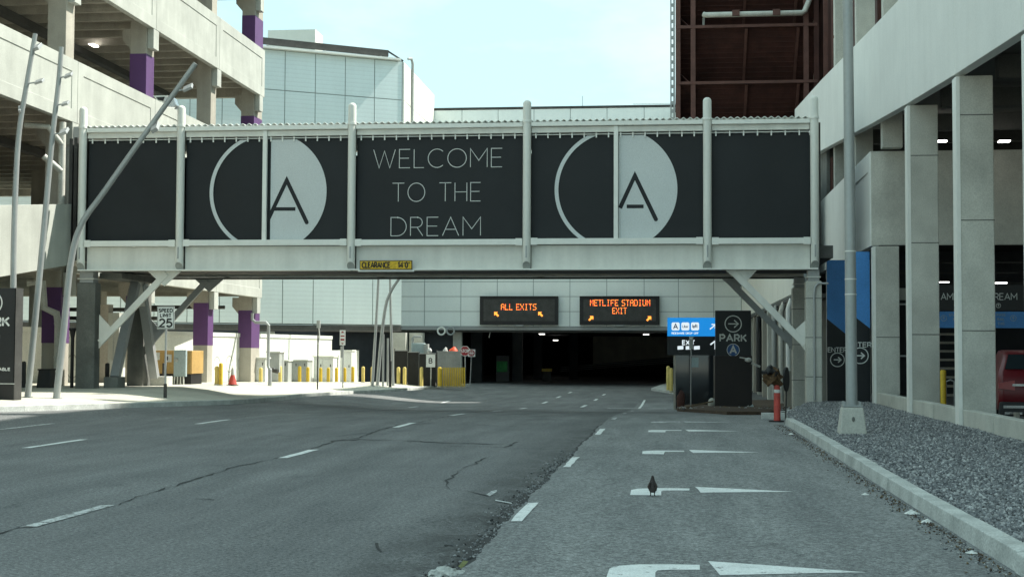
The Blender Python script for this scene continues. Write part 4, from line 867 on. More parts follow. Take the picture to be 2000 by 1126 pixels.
for px_ in (1868, 1950):
    mb = MB(); q = onY(px_, 595, y); ribbon(mb, arc(q[0], q[2]-.02, .07, .07, 0, 360, 16), .014, O_, XU, ZU); arrow_strokes(mb, (q[0], q[2]-.02), .04, .014, O_, 90); mb.build('arrow_emblem', 'sign_grey', t)
for px_, s in ((1868, ('STADIUM', 'FOR', 'P')), (1955, ('PASS', 'RAIL', 'THIS'))):
    for k, s_ in enumerate(s):
        mb = MB(); q = onY(px_, 617+8.5*k, y); text_mb(mb, s_, .075, .012, O_+np.array([0, -.004, 0]), XU, ZU, q[0], q[2], .25); mb.build('lettering', 'cabinet_blue', t)
for px_ in (1843, 1979): mb = MB(); q = onY(px_, 621, y); ribbon(mb, arc(q[0], q[2], .09, .09, 0, 360, 16), .014, O_+np.array([0, -.004, 0]), XU, ZU); arrow_strokes(mb, (q[0], q[2]), .045, .014, O_+np.array([0, -.004, 0]), 90); mb.build('arrow_emblem', 'cabinet_blue', t)

# ================================================================== THINGS: RIGHT SIDE
# tall lamp post on a concrete base in the gravel
p = onZ(1667, 848, .12); lx, ly_ = p[0], p[1]+.25
t = thing('lamp_post', 'tall grey tapered lamp post standing on a concrete base in the gravel', 'lamp post', (lx, ly_, .1))
mb = MB(); pr = [(.05, .255), (.10, .258), (.55, .205), (.60, .19)]
for i, (z, r) in enumerate(pr): mb.v += [(lx+sx*r, ly_+sy_2*r, z+.05) for sx, sy_2 in ((-1,-1),(1,-1),(1,1),(-1,1))]
mb.f = [(i*4+j, i*4+(j+1) % 4, (i+1)*4+(j+1) % 4, (i+1)*4+j) for i in range(3) for j in range(4)]+[(3, 2, 1, 0), (12, 13, 14, 15)]
mb.build('base', 'concrete', t, bevel=.025); MB().box(lx-.19, lx+.19, ly_-.19, ly_+.19, .655, .69).build('base_plate', 'galvanised', t)
for sx in (-1, 1):
    for s2 in (-1, 1): MB().tube([(lx+sx*.15, ly_+s2*.15, .69), (lx+sx*.15, ly_+s2*.15, .76)], .025, 6).build('anchor_bolt', 'galvanised', t)
MB().tube([(lx, ly_, .69), (lx-.01, ly_, 4), (lx-.03, ly_, 9), (lx-.05, ly_, 13)], [.112, .108, .098, .085], 20).build('pole', 'galvanised', t, smooth=True)
for z in (2.85, 3.15, 3.7): MB().tube([(lx-.006, ly_, z), (lx-.006, ly_, z+.025)], .116, 20).build('band', 'white_steel', t, smooth=True)
MB().bar((lx-.05, ly_, 12.9), (lx-2.2, ly_, 13.3), .08, .08).build('arm', 'galvanised', t); MB().box(lx-3.0, lx-2.1, ly_-.18, ly_+.18, 13.2, 13.38).build('luminaire', 'grey_steel', t, bevel=.03)
MB().ball((lx, ly_-.24, .42), (.03, .015, .05), 8, 6).build('hand_hole_cover', 'concrete_dark', t)
# red delineator post, a brown rag caught on it, a dark disc behind
p = hit(1518, 823, lambda X, Y: prof(Y)+.02); dx_, dy_ = p[0], p[1]; z0 = p[2]
t = thing('delineator_post', 'faded red delineator post standing at the far end of the right kerb', 'post', (dx_, dy_, z0))
MB().tube([(dx_, dy_, z0+.03), (dx_, dy_, z0+.80), (dx_-.01, dy_, z0+.95)], [.085, .08, .07], 14).build('shaft', 'delineator', t, smooth=True)
MB().tube([(dx_-.02, dy_, z0), (dx_-.02, dy_, z0+.03)], .19, 18).build('rubber_base', 'tyre', t, smooth=True); MB().tube([(dx_, dy_, z0+.72), (dx_, dy_, z0+.80)], .086, 14).build('reflective_band', 'litter', t, smooth=True)
mb = MB(); mb.ball((dx_-.10, dy_-.05, z0+1.10), (.22, .17, .20), 20, 14)
mb.v = [(x+random.gauss(0, .012)+.05*math.sin(z*31+y*17), y+random.gauss(0, .012)+.04*math.sin(x*27+z*19), z+random.gauss(0, .012)+.06*math.sin(x*23+y*11)-.5*max(0, x-dx_)) for x, y, z in mb.v]
tag(mb.build('crumpled_rag', 'brown_bag', smooth=True), 'crumpled brown rag draped over the top of the red delineator', 'rag')
mb = MB(); mb.ball((dx_-.16, dy_-.08, z0+1.25), (.21, .16, .11), 18, 10); mb.v = [(x+.03*math.sin(z*37+y*20), y+.03*math.sin(x*31), z+.05*math.sin(x*26+1)+random.gauss(0, .01)) for x, y, z in mb.v]
tag(mb.build('bin_bag', 'black', smooth=True), 'small black plastic bag caught on the brown rag', 'bag')
c = onY(1534, 740, dy_+.3); mb = MB(); mb.prism([(c[0]+.075*math.cos(a)-.0, c[1]+.12*math.cos(a), c[2]+.31*math.sin(a)) for a in np.linspace(0, 6.2832, 24, endpoint=False)], (.04, -.02, 0))
o = mb.build('dark_disc', 'black', bevel=.008); tag(o, 'upright dark round disc turned edge on behind the red delineator', 'disc')
MB().tube([(c[0], c[1], prof(dy_)+.05), (c[0]+.02, c[1], c[2]-.25)], .02, 8).build('stake', 'dark_steel', o)
# parking totem with arrow
def totem(name, label, l, r, ytop, ybase, Y, zb, kind):
    a, b = onY(l, 650, Y)[0], onY(r, 650, Y)[0]; zt = onY((l+r)/2, ytop, Y)[2]; t = thing(name, label, 'sign', ((a+b)/2, Y, zb)); w = b-a; cx_ = (a+b)/2
    box('board', 'black_board', t, a, b, Y, Y+.35, zb+(zt-zb)*.52 if kind else zb+.45*1.0, zt, bevel=.01)
    O_ = np.array([0, Y-.006, 0]); mb = MB(); return t, a, b, zt, w, cx_, O_
Yp = 55.4; t, a, b, zt, w, cx_, O_ = totem('parking_sign', 'black parking sign with arrow, letters and blue badge right of the road', 1397, 1467, 606, 790, Yp, prof(Yp), 1)
zb = prof(Yp)+.1; zm = onY(1432, 694, Yp)[2]
mbp = MB(); mbp.prism([(a-.02, Yp-.12, zb), (b+.02, Yp-.12, zb), (b+.06, Yp+.5, zb), (a-.06, Yp+.5, zb), ], (0, 0, zm-zb-.004)); mbp.build('plinth', 'brown_black', t, bevel=.02)
c = onY(1432, 632, Yp); mb = MB(); ribbon(mb, arc(c[0], c[2], .31, .31, 0, 360, 40), .035, O_, XU, ZU); arrow_strokes(mb, (c[0], c[2]), .19, .04, O_); mb.build('arrow_emblem', 'sign_grey', t)
c = onY(1432, 666, Yp); mb = MB(); text_mb(mb, 'PARK', .25, .055, O_, XU, ZU, c[0], c[2], .26, onY(1458, 666, Yp)[0]-onY(1407, 666, Yp)[0]); mb.build('lettering', 'sign_grey', t)
c = onY(1432, 683, Yp); mb = MB(); disc(mb, (c[0], c[2]), .24, O_, XU, ZU); bd = mb.build('badge', 'blue_badge', t); mb = MB(); O2 = O_+np.array([0, -.004, 0]); ribbon(mb, arc(c[0], c[2], .235, .235, 0, 360, 32), .022, O2, XU, ZU); text_mb(mb, 'A', .27, .065, O2, XU, ZU, c[0], c[2]-.13); mb.build('badge_letter', 'sign_white', bd)
MB().ball((a-.12, Yp+.1, zb+.2), (.17, .14, .22), 10, 8).build('marker_stone', 'concrete', t, smooth=True)
MB().bar((a-1.5, Yp-1.2, zb+.02), (a-.1, Yp-.3, zb+.30), .04, .05).build('timber_lath', 'litter_brown', t)
tag(MB().prism([(b-.2, Yp-.3, zb+.03), (b+.1, Yp-.34, zb+.02), (b+.05, Yp-.2, zb+.18)], (0, .2, .02)).build('paper_scrap', 'cabinet_blue'), 'blue and white paper scrap at the foot of the parking sign', 'litter')
# leaning scraps of white plastic at the plinth's right shoulder
mb = MB(); mb.bar((b-.45, Yp-.2, zm-.06), (b-.02, Yp-.2, zm-.14), .05, .05); mb.ball((b-.12, Yp-.2, zm-.16), (.14, .06, .09), 8, 6); mb.bar((b+.0, Yp-.2, zm-.28), (b+.33, Yp-.1, zm-.42), .06, .08)
tag(mb.build('plastic_wrap', 'litter', smooth=True), 'torn white plastic hanging on the right shoulder of the parking sign', 'litter')
# blue illuminated drop-off and exit sign behind it
Ye = 59.5; a, b = onY(1303, 640, Ye)[0], onY(1440, 640, Ye)[0]; zt, zmid, zlow = [onY(1350, q, Ye)[2] for q in (620, 656, 693)]
t = thing('exit_sign', 'blue and black lit drop-off and exit sign behind the parking sign', 'sign', (a, Ye, zlow))
box('board', 'black_board', t, a, b, Ye, Ye+.4, zlow, zmid-.005); box('blue_screen', 'screen_blue', t, a+.01, b, Ye-.02, Ye+.4, zmid, zt); 
for k, px_ in enumerate((1319.5, 1338.5, 1357.5)):
    c = onY(px_, 637, Ye); ic = MB(); r = .165
    ic.poly([(c[0]+x, Ye-.028, c[2]+z) for x, z in [(-r, -r+.04), (-r+.04, -r), (r-.04, -r), (r, -r+.04), (r, r-.04), (r-.04, r), (-r+.04, r), (-r, r-.04)]]); io = ic.build('icon_tile', 'screen_white', t)
    mb = MB(); O2 = np.array([0, Ye-.034, 0])
    if k == 0: text_mb(mb, 'A', .2, .04, O2, XU, ZU, c[0], c[2]-.1)
    elif k == 1: text_mb(mb, 'Uber', .1, .016, O2, XU, ZU, c[0], c[2]-.05, .12)
    else: text_mb(mb, 'lyft', .13, .03, O2, XU, ZU, c[0], c[2]-.05, .1)
    mb.build('icon_letter', 'blue_badge', io)
mb = MB(); c = onY(1338, 652, Ye); text_mb(mb, 'RIDESHARE DROP OFF', .07, .017, np.array([0, Ye-.028, 0]), XU, ZU, c[0], c[2], .2, 1.1); mb.build('caption', 'screen_white', t); mb = MB()
c = onY(1392, 638, Ye); arrow_strokes(mb, (c[0], c[2]), .15, .05, np.array([0, Ye-.028, 0]), 40); mb.build('arrow', 'screen_white', t)
O2 = np.array([0, Ye-.008, 0]); mb = MB(); c = onY(1345, 672.5, Ye); text_mb(mb, 'EXIT', .17, .04, O2, XU, ZU, c[0], c[2], .22, .5); mb.build('exit_lettering', 'screen_white', t)
for px_ in (1329, 1345, 1361): c = onY(px_, 678.5, Ye); MB().poly([(c[0]+x, Ye-.008, c[2]+z) for x, z in ((-.12, -.08), (.12, -.065), (.12, .08), (-.12, .065))]).build('route_tile', 'screen_white', t)
mb = MB(); c = onY(1394, 674, Ye); ribbon(mb, [(c[0]+.06, c[2]-.16), (c[0]+.06, c[2]+.18), (c[0]-.14, c[2]+.03)], .06, O2, XU, ZU); mb.build('up_arrow', 'screen_white', t)
MB().box(a+.35, b, Ye+.05, Ye+.35, prof(Ye), zlow-.004).build('pedestal', 'dark_glass', t); MB().box(a+.26, a+.345, Ye+.02, Ye+.1, prof(Ye), zlow-.004).build('pedestal_trim', 'concrete_beige', t)
MB().box(a+1.0, a+1.3, Ye+.03, Ye+.045, 1.1, 1.5).build('notice', 'cabinet_blue', t)
# thin post with small plate in front of it
c = onY(1349, 780, 57); t = thing('sign_post', 'thin grey post with small plate in front of the exit sign', 'post', (c[0], 57, prof(57))); MB().tube([(c[0], 57, prof(57)), (c[0]+.03, 57, 2.35)], .025, 8).build('post', 'grey_steel', t); q = onY(1350, 664, 57); box('plate', 'cabinet_grey', t, q[0]-.08, q[0]+.08, 56.95, 56.97, q[2]-.35, q[2]+.15); box('reflector', 'litter', t, q[0]-.07, q[0]+.07, 56.93, 56.945, q[2]+.02, q[2]+.12)
c = onY(1330, 778, 56.5); mb = MB(); mb.ball((c[0], 56.5, prof(56.5)+.35), (.17, .15, .45), 12, 8); mb.v = [(x+random.gauss(0, .02), y, z+random.gauss(0, .02)) for x, y, z in mb.v]; tag(mb.build('hydrant_cover', 'rust_red', smooth=True), 'dark red wrapped hydrant at the left foot of the exit sign', 'hydrant')
# far island with two bollards at the tunnel mouth
P = [hit(px_, py_, lambda X, Y: prof(Y)) for px_, py_ in ((1272, 762), (1320, 770), (1345, 758), (1300, 751))]
mb = MB(); mb.add([(q[0], q[1], prof(q[1])+.16) for q in P]+[(q[0], q[1], prof(q[1])-.2) for q in P], [(0, 1, 2, 3)]+[(i, (i+1) % 4, 4+(i+1) % 4, 4+i) for i in range(4)]); tag(mb.build('traffic_island', 'kerb_stone', bevel=.02), kind='structure')

def bollard(px_, yb, yt, label, group, mat='yellow', r=.085, zf=None, name='bollard', Y=None):
    p = gl(px_, yb) if zf is None else hit(px_, yb, zf)
    if Y: p = onY(px_, yb, Y); p[2] = side_z(p[0], Y)
    top = onY(px_, yt, p[1])[2]; t = thing(name, label, 'bollard', tuple(p), group)
    pts = [(p[0], p[1], p[2]-.05), (p[0], p[1], top-r*.8)]; rs = [r, r]
    for k in (.5, .8, .97): pts.append((p[0], p[1], top-r*.8+r*.8*k)); rs.append(r*math.sqrt(1-k*k))
    MB().tube(pts, rs, 14).build('sleeve', mat, t, smooth=True); MB().tube([(p[0], p[1], p[2]-.02), (p[0], p[1], p[2]+.03)], r*1.35, 14).build('collar', 'kerb_stone', t, smooth=True); return p
bollard(1305, 762, 714, 'taller yellow bollard at the right edge of the tunnel mouth', 'bollards by the tunnel mouth', 'yellow_pale', .11, lambda X, Y: prof(Y)+.16)
bollard(1311, 764, 718, 'shorter yellow bollard nearer the exit sign at the tunnel mouth', 'bollards by the tunnel mouth', 'yellow_pale', .11, lambda X, Y: prof(Y)+.16)
p = onY(1842, 722, 37.5); t = thing('bollard', 'yellow bollard inside the right garage behind the low wall', 'bollard', (p[0], 37.5, .06)); MB().tube([(p[0], 37.5, .06), (p[0], 37.5, p[2]-.02), (p[0], 37.5, p[2])], [.075, .075, .05], 12).build('sleeve', 'yellow', t, smooth=True); MB().tube([(p[0], 37.5, .06), (p[0], 37.5, .1)], .1, 12).build('collar', 'kerb_stone', t)
p = onY(1855, 745, 38.5); tag(MB().tube([(p[0]-.1, 38.5, .06), (p[0]-.1, 38.5, p[2]), (p[0]+.02, 38.5, p[2]+.05), (p[0]+.12, 38.5, p[2]), (p[0]+.12, 38.5, .06)], .025, 8).build('bike_hoop', 'galvanised', smooth=True), 'bent steel hoop beside the yellow bollard in the garage', 'hoop')
# parked red car, tail towards the road, beyond the low wall
Yc = 33.2; xr = onY(1952, 730, Yc)[0]; t = thing('parked_car', 'dark red parked car with its tail showing behind the right garage column', 'car', (xr+2.3, Yc+.9, .06))
sec = [(.0, .62), (.02, .95), (.10, 1.12), (.16, 1.20), (.55, 1.62), (.85, 1.70), (2.2, 1.72), (2.9, 1.60), (3.55, 1.14), (4.35, .98), (4.55, .80), (4.58, .50), (4.3, .34), (.25, .34), (.05, .45)]
mb = MB(); k = len(sec); W0, W1 = Yc, Yc+1.85
for y, ins in ((W0, .07), (W0+.10, 0), (W1-.10, 0), (W1, .07)):
    for x, z in sec: mb.v.append((xr+x+(ins if x < 2 else -ins), y+(.16 if z > 1.3 and y < Yc+.9 else (-.16 if z > 1.3 else 0)), z+.08-(ins*.4 if z > .6 else 0)))
mb.f = [tuple(range(k-1, -1, -1)), tuple(3*k+i for i in range(k))]+[(j*k+i, j*k+(i+1) % k, (j+1)*k+(i+1) % k, (j+1)*k+i) for j in range(3) for i in range(k)]
body = mb.build('body', 'car_paint', t, smooth=True, bevel=.02)
MB().prism([(xr+.20, W0+.16, 1.355), (xr+.505, W0+.26, 1.685), (xr+.505, W1-.26, 1.685), (xr+.20, W1-.16, 1.355)], (-.008, 0, .008)).build('rear_window', 'car_glass', t); MB().bar((xr+.24, W0+.13, 1.36), (xr+3.2, W0+.12, 1.35), .02, .03).build('window_trim', 'chrome', t); MB().bar((xr+.2, W0+.14, 1.36), (xr+.62, W0+.15, 1.74), .03, .05).build('pillar_trim', 'car_glass', t); MB().bar((xr+.12, W0-.006, .80), (xr+4.2, W0-.006, .86), .012, .03).build('body_crease', 'car_trim', t); MB().bar((xr+.3, W0-.008, .40), (xr+4.2, W0-.008, .40), .02, .12).build('sill_cladding', 'car_trim', t)
MB().prism([(xr+.42, W0+.14, 1.40), (xr+3.2, W0+.14, 1.38), (xr+2.85, W0+.15, 1.64), (xr+.74, W0+.15, 1.70)], (0, -.012, 0)).build('side_window', 'car_glass', t)
box('rear_bumper', 'car_trim', t, xr-.06, xr+.35, W0+.02, W1-.02, .30, .62, bevel=.04); box('bumper_strip', 'chrome', t, xr-.075, xr-.055, W0+.1, W1-.1, .48, .54); box('diffuser', 'chrome', t, xr-.08, xr-.06, W1-.5, W1-.12, .34, .39)
MB().prism([(xr+.06, W0-.012, .92), (xr+.42, W0-.012, 1.0), (xr+.40, W0-.012, 1.10), (xr+.09, W0-.012, 1.14)], (0, .02, 0)).build('tail_light', 'lens_red', t)
for yy in (W0+.005, W1-.355): MB().prism([(xr-.015, yy, .88), (xr-.015, yy+.35, .92), (xr+.0, yy+.35, 1.04), (xr+.0, yy, 1.10)], (.12, 0, 0)).build('tail_light', 'lens_red', t)
MB().bar((xr-.03, W0+.3, 1.0), (xr-.03, W1-.3, 1.0), .02, .05).build('chrome_strip', 'chrome', t); box('number_plate', 'sign_white', t, xr-.07, xr-.05, Yc+.75, Yc+1.1, .72, .88)
MB().bar((xr+.9, W0+.25, 1.84), (xr+2.6, W0+.25, 1.84), .03, .03).build('roof_rack', 'chrome', t); MB().bar((xr-.02, W0+.32, 1.75), (xr+.5, W0+.32, 1.81), .3, .03).build('spoiler', 'car_paint', t)
for x in (.85, 3.65):
    for y in (W0-.01, W1-.20): wh = MB().tube([(xr+x, y, .40), (xr+x, y+.21, .40)], .34, 22).build('wheel', 'tyre', t, smooth=True); MB().tube([(xr+x, y-.012, .40), (xr+x, y+.0, .40)], .21, 16).build('rim', 'chrome', wh, smooth=True)
t.location = (xr+1.28, Yc+2.35, .06); t.rotation_euler = (0, 0, R_(82))
tag(MB().tube([(xr+.3, Yc-.3, .06), (xr+.3, Yc-.3, .40)], .07, 12).build('stub_bollard', 'concrete_beige', smooth=True), 'short pale stub bollard under the tail of the red car', 'bollard')

# ================================================================== VMS BOARDS
def vms(l, r, yt, yb, label, rows, arrows):
    Y = YF-.45; a, b = onY(l, 600, Y), onY(r, 600, Y); z1, z0 = onY((l+r)/2, yt, Y)[2], onY((l+r)/2, yb, Y)[2]; t = thing('message_board', label, 'sign', ((a[0]+b[0])/2, Y, z0), 'lit message boards over the tunnel')
    box('housing', 'black', t, a[0], b[0], Y, Y+.4, z0, z1, bevel=.02); box('display', 'dark_steel', t, a[0]+.28, b[0]-.25, Y-.012, Y-.002, z0+.28, z1-.22); box('foot', 'grey_steel', t, (a[0]+b[0])/2-.3, (a[0]+b[0])/2+.35, Y-.03, Y+.3, z0-.08, z0-.003); box('visor', 'black', t, a[0], b[0], Y-.12, Y-.013, z1-.04, z1)
    for s, cpx, cpy, hpx, wpx in rows:
        c = onY(cpx, cpy, Y); h = hpx*Y/FP; W = wpx*Y/FP; n = sum(len(DOT[ch].split()[0])+1 for ch in s)-1; dx = W/n; dz = h/7; x = c[0]-W/2
        for mat in ('led_amber', 'led_red'):
            mb = MB(); xx = x
            for ci, ch in enumerate(s):
                g = DOT[ch].split()
                for j, row in enumerate(g):
                    for i, v in enumerate(row):
                        red = (i*3+j*5+ci) % 7 < 3
                        if v == '1' and (red == (mat == 'led_red')): X0 = xx+i*dx; Z0 = c[2]+h/2-(j+1)*dz; mb.add([(X0+dx*.06, Y-.02, Z0+dz*.06), (X0+dx*.94, Y-.02, Z0+dz*.06), (X0+dx*.94, Y-.02, Z0+dz*.94), (X0+dx*.06, Y-.02, Z0+dz*.94)], [(0, 1, 2, 3)])
                xx += (len(g[0])+1)*dx
            tag(mb.build('led_text', mat, t), kind='stuff')
    for px_, py_, d in arrows:
        c = onY(px_, py_, Y); s = .18; k = -1 if d == 'l' else 1
        MB().poly([(c[0]+k*x*s, Y-.02, c[2]+z*s) for x, z in ((1, 1), (-.5, 1), (-.05, .5), (-1, -.5), (-.5, -1), (.5, -.05), (1, -.5))]).build('led_arrow', 'led_amber', t)
vms(937, 1090, 578, 634, 'left message board over the tunnel with two arrows pointing up left', [('ALL EXITS', 1013, 599, 12.5, 70)], [(970, 613.5, 'l'), (1056, 613.5, 'l')])
vms(1132, 1288, 578, 634, 'right message board over the tunnel with two arrows pointing up right', [('METLIFE STADIUM', 1211, 591, 12.5, 117), ('EXIT', 1210, 606.5, 12.5, 28)], [(1154, 621.5, 'r'), (1267, 622, 'r')])
# things inside the tunnel
p = onY(981, 752, 113); t = thing('wall_poster', 'green poster board standing in the dark tunnel', 'poster', (p[0], 113, -.75)); box('board', 'tunnel_grey', t, p[0]-.5, p[0]+.55, 113, 113.08, -.7, 1.4); box('picture', 'green_poster', t, p[0]-.45, p[0]+.4, 112.97, 112.995, .1, .95)
p = onY(1068, 722, 118); t = thing('barrier_arm', 'yellow barrier bar across a dark stand inside the tunnel', 'barrier', (p[0], 118, -.75)); box('bar', 'yellow', t, p[0]-.42, p[0]+.42, 118, 118.06, p[2]-.12, p[2]+.12); box('stand', 'dark_steel', t, p[0]-.35, p[0]+.35, 118.07, 118.12, -.75, p[2]-.13)

# ================================================================== THINGS: LEFT SIDE
# near-left parking totem, cut by the frame
q = gl(33, 782); Yt_ = q[1]; t, a, b, zt, w, cx_, O_ = totem('parking_sign', 'tall black parking totem cut off by the left edge of the view', -68, 30, 562, 782, Yt_, q[2], 0)
MB().prism([(b, Yt_+.0, q[2]), (b+.045, Yt_+.35, q[2]), (b+.045, Yt_+.35, zt), (b, Yt_+.0, zt)], (-.03, 0, 0)).build('side_trim', 'dark_steel', t)
box('plinth', 'black', t, a+.03, b-.0, Yt_+.01, Yt_+.34, q[2]-.1, q[2]+.445); box('trim_line', 'sign_grey', t, a, b, Yt_-.008, Yt_-.002, q[2]+.46, q[2]+.478)
mb = MB(); c = onY(-16, 591, Yt_); ribbon(mb, arc(c[0], c[2], .30, .30, 0, 360, 36), .035, O_, XU, ZU); arrow_strokes(mb, (c[0], c[2]), .19, .04, O_); c = onY(-16, 657, Yt_); ribbon(mb, arc(c[0], c[2], .22, .22, 0, 360, 36), .03, O_, XU, ZU); mb.build('arrow_emblem', 'sign_white', t)
mb = MB(); c = onY(18, 636, Yt_); text_mb(mb, 'PARK', .23, .055, O_, XU, ZU, c[0], c[2], .22, .95, 'r'); mb.build('lettering', 'sign_white', t); mb = MB(); c = onY(19.5, 723, Yt_); text_mb(mb, 'AVAILABLE', .07, .02, O_, XU, ZU, c[0], c[2], .25, .75, 'r'); mb.build('lettering', 'sign_white', t)
# three tall bent light poles with small floodlights
def bent_pole(label, path, wpx, Yc_, heads, base, grp='bent light poles on the left pavement'):
    q = gl(*base) if base[2:] == () else np.array([onY(base[0], base[1], base[2])[0], base[2], onY(base[0], base[1], base[2])[2]]); Y = q[1]
    t = thing('light_pole', label, 'light pole', tuple(q), grp); pts = [onY(px_, py_, Y) for px_, py_ in path]; pts[0] = q.copy()
    P = []                                           # smooth path
    for i in range(len(pts)-1):
        p0, p1, p2, p3 = pts[max(i-1, 0)], pts[i], pts[i+1], pts[min(i+2, len(pts)-1)]
        for s in np.linspace(0, 1, 6, endpoint=False): P.append(.5*((2*p1)+(-p0+p2)*s+(2*p0-5*p1+4*p2-p3)*s*s+(-p0+3*p1-3*p2+p3)*s**3))
    P.append(pts[-1]); r = wpx*Y/FP/2; n = len(P)
    MB().tube(P, [r*(1-.28*i/(n-1)) for i in range(n)], 14).build('pole', 'galvanised', t, smooth=True)
    MB().tube([q-np.array([0, 0, .05]), q+np.array([0, 0, .02])], r*1.7, 14).build('foot_plate', 'galvanised', t)
    for px_, py_, dx, dz, sz in heads:
        p = onY(px_, py_, Y); m = p+np.array([dx*.45, -.02, dz*.25]); e = p+np.array([dx, -.04, dz])
        h = MB().bar(p, m, .035, .035).build('arm', 'galvanised', t); MB().bar(m, e, .22*sz, .05*sz+.02, (.3, -.5, .8)).build('floodlight', 'grey_steel', t, bevel=.008)
    return t
bent_pole('leftmost bent light pole rising behind the cut-off parking totem', [(26, 770), (26, 563), (28, 430), (36, 270), (52, 165), (69, 66)], 13, 0, [(62, 95, .28, .06, 1.6), (57, 163, .45, .08, 1), (45, 213, -.12, -.02, 1.4)], (26, 774))
bent_pole('middle bent light pole with three small floodlights right of the totem', [(54, 775), (77, 540), (90, 400), (102, 270), (114, 165), (120, 92)], 13, 0, [(116, 152, .40, .10, 1), (112, 205, .36, .06, 1), (106, 262, .42, .10, 1.4)], (54, 775))
bent_pole('strongly bent light pole leaning right in front of the footbridge', [(110, 778), (125, 640), (138, 515), (158, 440), (205, 372), (290, 252), (382, 124)], 14, 0, [(288, 254, .34, .12, 2.0), (345, 178, .48, .14, 1.2)], (110, 778))
# big polished floodlight head on top of the bridge, seen beside the leaning pole
p = onY(335, 200, 45.9); t = thing('floodlight', 'shiny box floodlight fixed on top of the second footbridge post', 'floodlight', (p[0], 45.9, 9.9)); mb = MB(); mb.prism([(p[0]-.20, 45.75, p[2]-.16), (p[0]+.16, 45.75, p[2]-.2), (p[0]+.22, 45.75, p[2]-.12), (p[0]+.12, 45.75, p[2]+.14), (p[0]-.05, 45.75, p[2]+.2), (p[0]-.22, 45.75, p[2]+.1)], (0, .32, 0)); mb.build('housing', 'chrome', t, bevel=.02)
MB().prism([(p[0]-.62, 45.8, p[2]+.22), (p[0]-.1, 45.8, p[2]+.22), (p[0]-.22, 45.8, p[2]-.02), (p[0]-.45, 45.8, p[2]+.05)], (0, .28, 0)).build('hood', 'white_steel', t); MB().prism([(p[0]-.50, 45.79, p[2]+.16), (p[0]-.2, 45.79, p[2]+.17), (p[0]-.25, 45.79, p[2]+.03), (p[0]-.42, 45.79, p[2]+.07)], (0, -.005, 0)).build('lens', 'black', t); MB().bar((p[0]+.1, 45.95, p[2]-.2), (-16.4, 46.1, 9.86), .06, .06).build('bracket', 'grey_steel', t)
# speed limit sign
q = gl(322, 777); Y = q[1]; a, b = onY(307, 620, Y)[0], onY(340.5, 620, Y)[0]; z1, z0 = onY(323, 598, Y)[2], onY(323, 642, Y)[2]; t = thing('speed_limit_sign', 'white speed limit sign on a thin post on the left pavement', 'sign', tuple(q)); cx_ = (a+b)/2
MB().bar((cx_, Y+.05, q[2]-.1), (cx_, Y+.05, z1-.05), .055, .04).build('post', 'grey_steel', t); box('plate', 'sign_grey', t, a, b, Y, Y+.015, z0, z1, bevel=.004); O_ = np.array([0, Y-.004, 0]); hh = z1-z0
mb = MB(); m = .02; 
for p_, q_ in (((a+m, z0+m), (b-m, z0+m)), ((b-m, z0+m), (b-m, z1-m)), ((b-m, z1-m), (a+m, z1-m)), ((a+m, z1-m), (a+m, z0+m))): ribbon(mb, [p_, q_], .012, O_, XU, ZU)
mb.build('border', 'black', t); mb = MB(); text_mb(mb, 'SPEED', hh*.14, .028, O_, XU, ZU, cx_, z0+hh*.75, .3, (b-a)*.78); mb.build('lettering', 'black', t); mb = MB(); text_mb(mb, 'LIMIT', hh*.14, .028, O_, XU, ZU, cx_, z0+hh*.53, .3, (b-a)*.62); mb.build('lettering', 'black', t); mb = MB(); text_mb(mb, '25', hh*.33, .055, O_, XU, ZU, cx_, z0+hh*.10, .25, (b-a)*.72); mb.build('lettering', 'black', t)
box('post_sleeve', 'dark_steel', t, cx_-.045, cx_+.045, Y+.02, Y+.08, q[2]-.02, q[2]+.45)
# black lantern bollard
q = gl(140, 757); Y = q[1]; top = onY(140, 640, Y)[2]; t = thing('lantern_post', 'short black lantern post beside the left bridge pier', 'lantern', tuple(q)); MB().tube([(q[0], Y, q[2]-.05), (q[0], Y, top-.35)], .06, 10).build('post', 'black', t, smooth=True); MB().tube([(q[0], Y, top-.35), (q[0], Y, top-.1), (q[0], Y, top-.06), (q[0], Y, top)], [.06, .11, .14, .13], 8).build('lantern', 'black', t)
# square black planter at the foot of the drain pipe
q = gl(86, 757); t = thing('planter', 'dark square bin under the white drain pipe', 'planter', tuple(q)); mb = MB(); mb.v = [(q[0]+sx*r, q[1]+.2+sy_2*r, q[2]+z) for z, r in ((-.05, .26), (.62, .21)) for sx, sy_2 in ((-1,-1),(1,-1),(1,1),(-1,1))]; mb.f = [(0,3,2,1),(4,5,6,7),(0,1,5,4),(1,2,6,5),(2,3,7,6),(3,0,4,7)]; mb.build('tub', 'car_trim', t, bevel=.02); MB().box(q[0]-.23, q[0]+.23, q[1]-.03, q[1]+.43, q[2]+.60, q[2]+.65).build('rim', 'black', t)
bollard(38, 757, 704, 'yellow bollard directly beside the parking totem', 'bollards under the left garage', 'yellow', .11); bollard(46, 758, 705, 'dark bollard right of the yellow one beside the totem', 'bollards under the left garage', 'black', .07)
bollard(209, 754, 708, 'dark olive bollard between the left bridge footings', 'bollards under the left garage', 'dark_steel', .08)
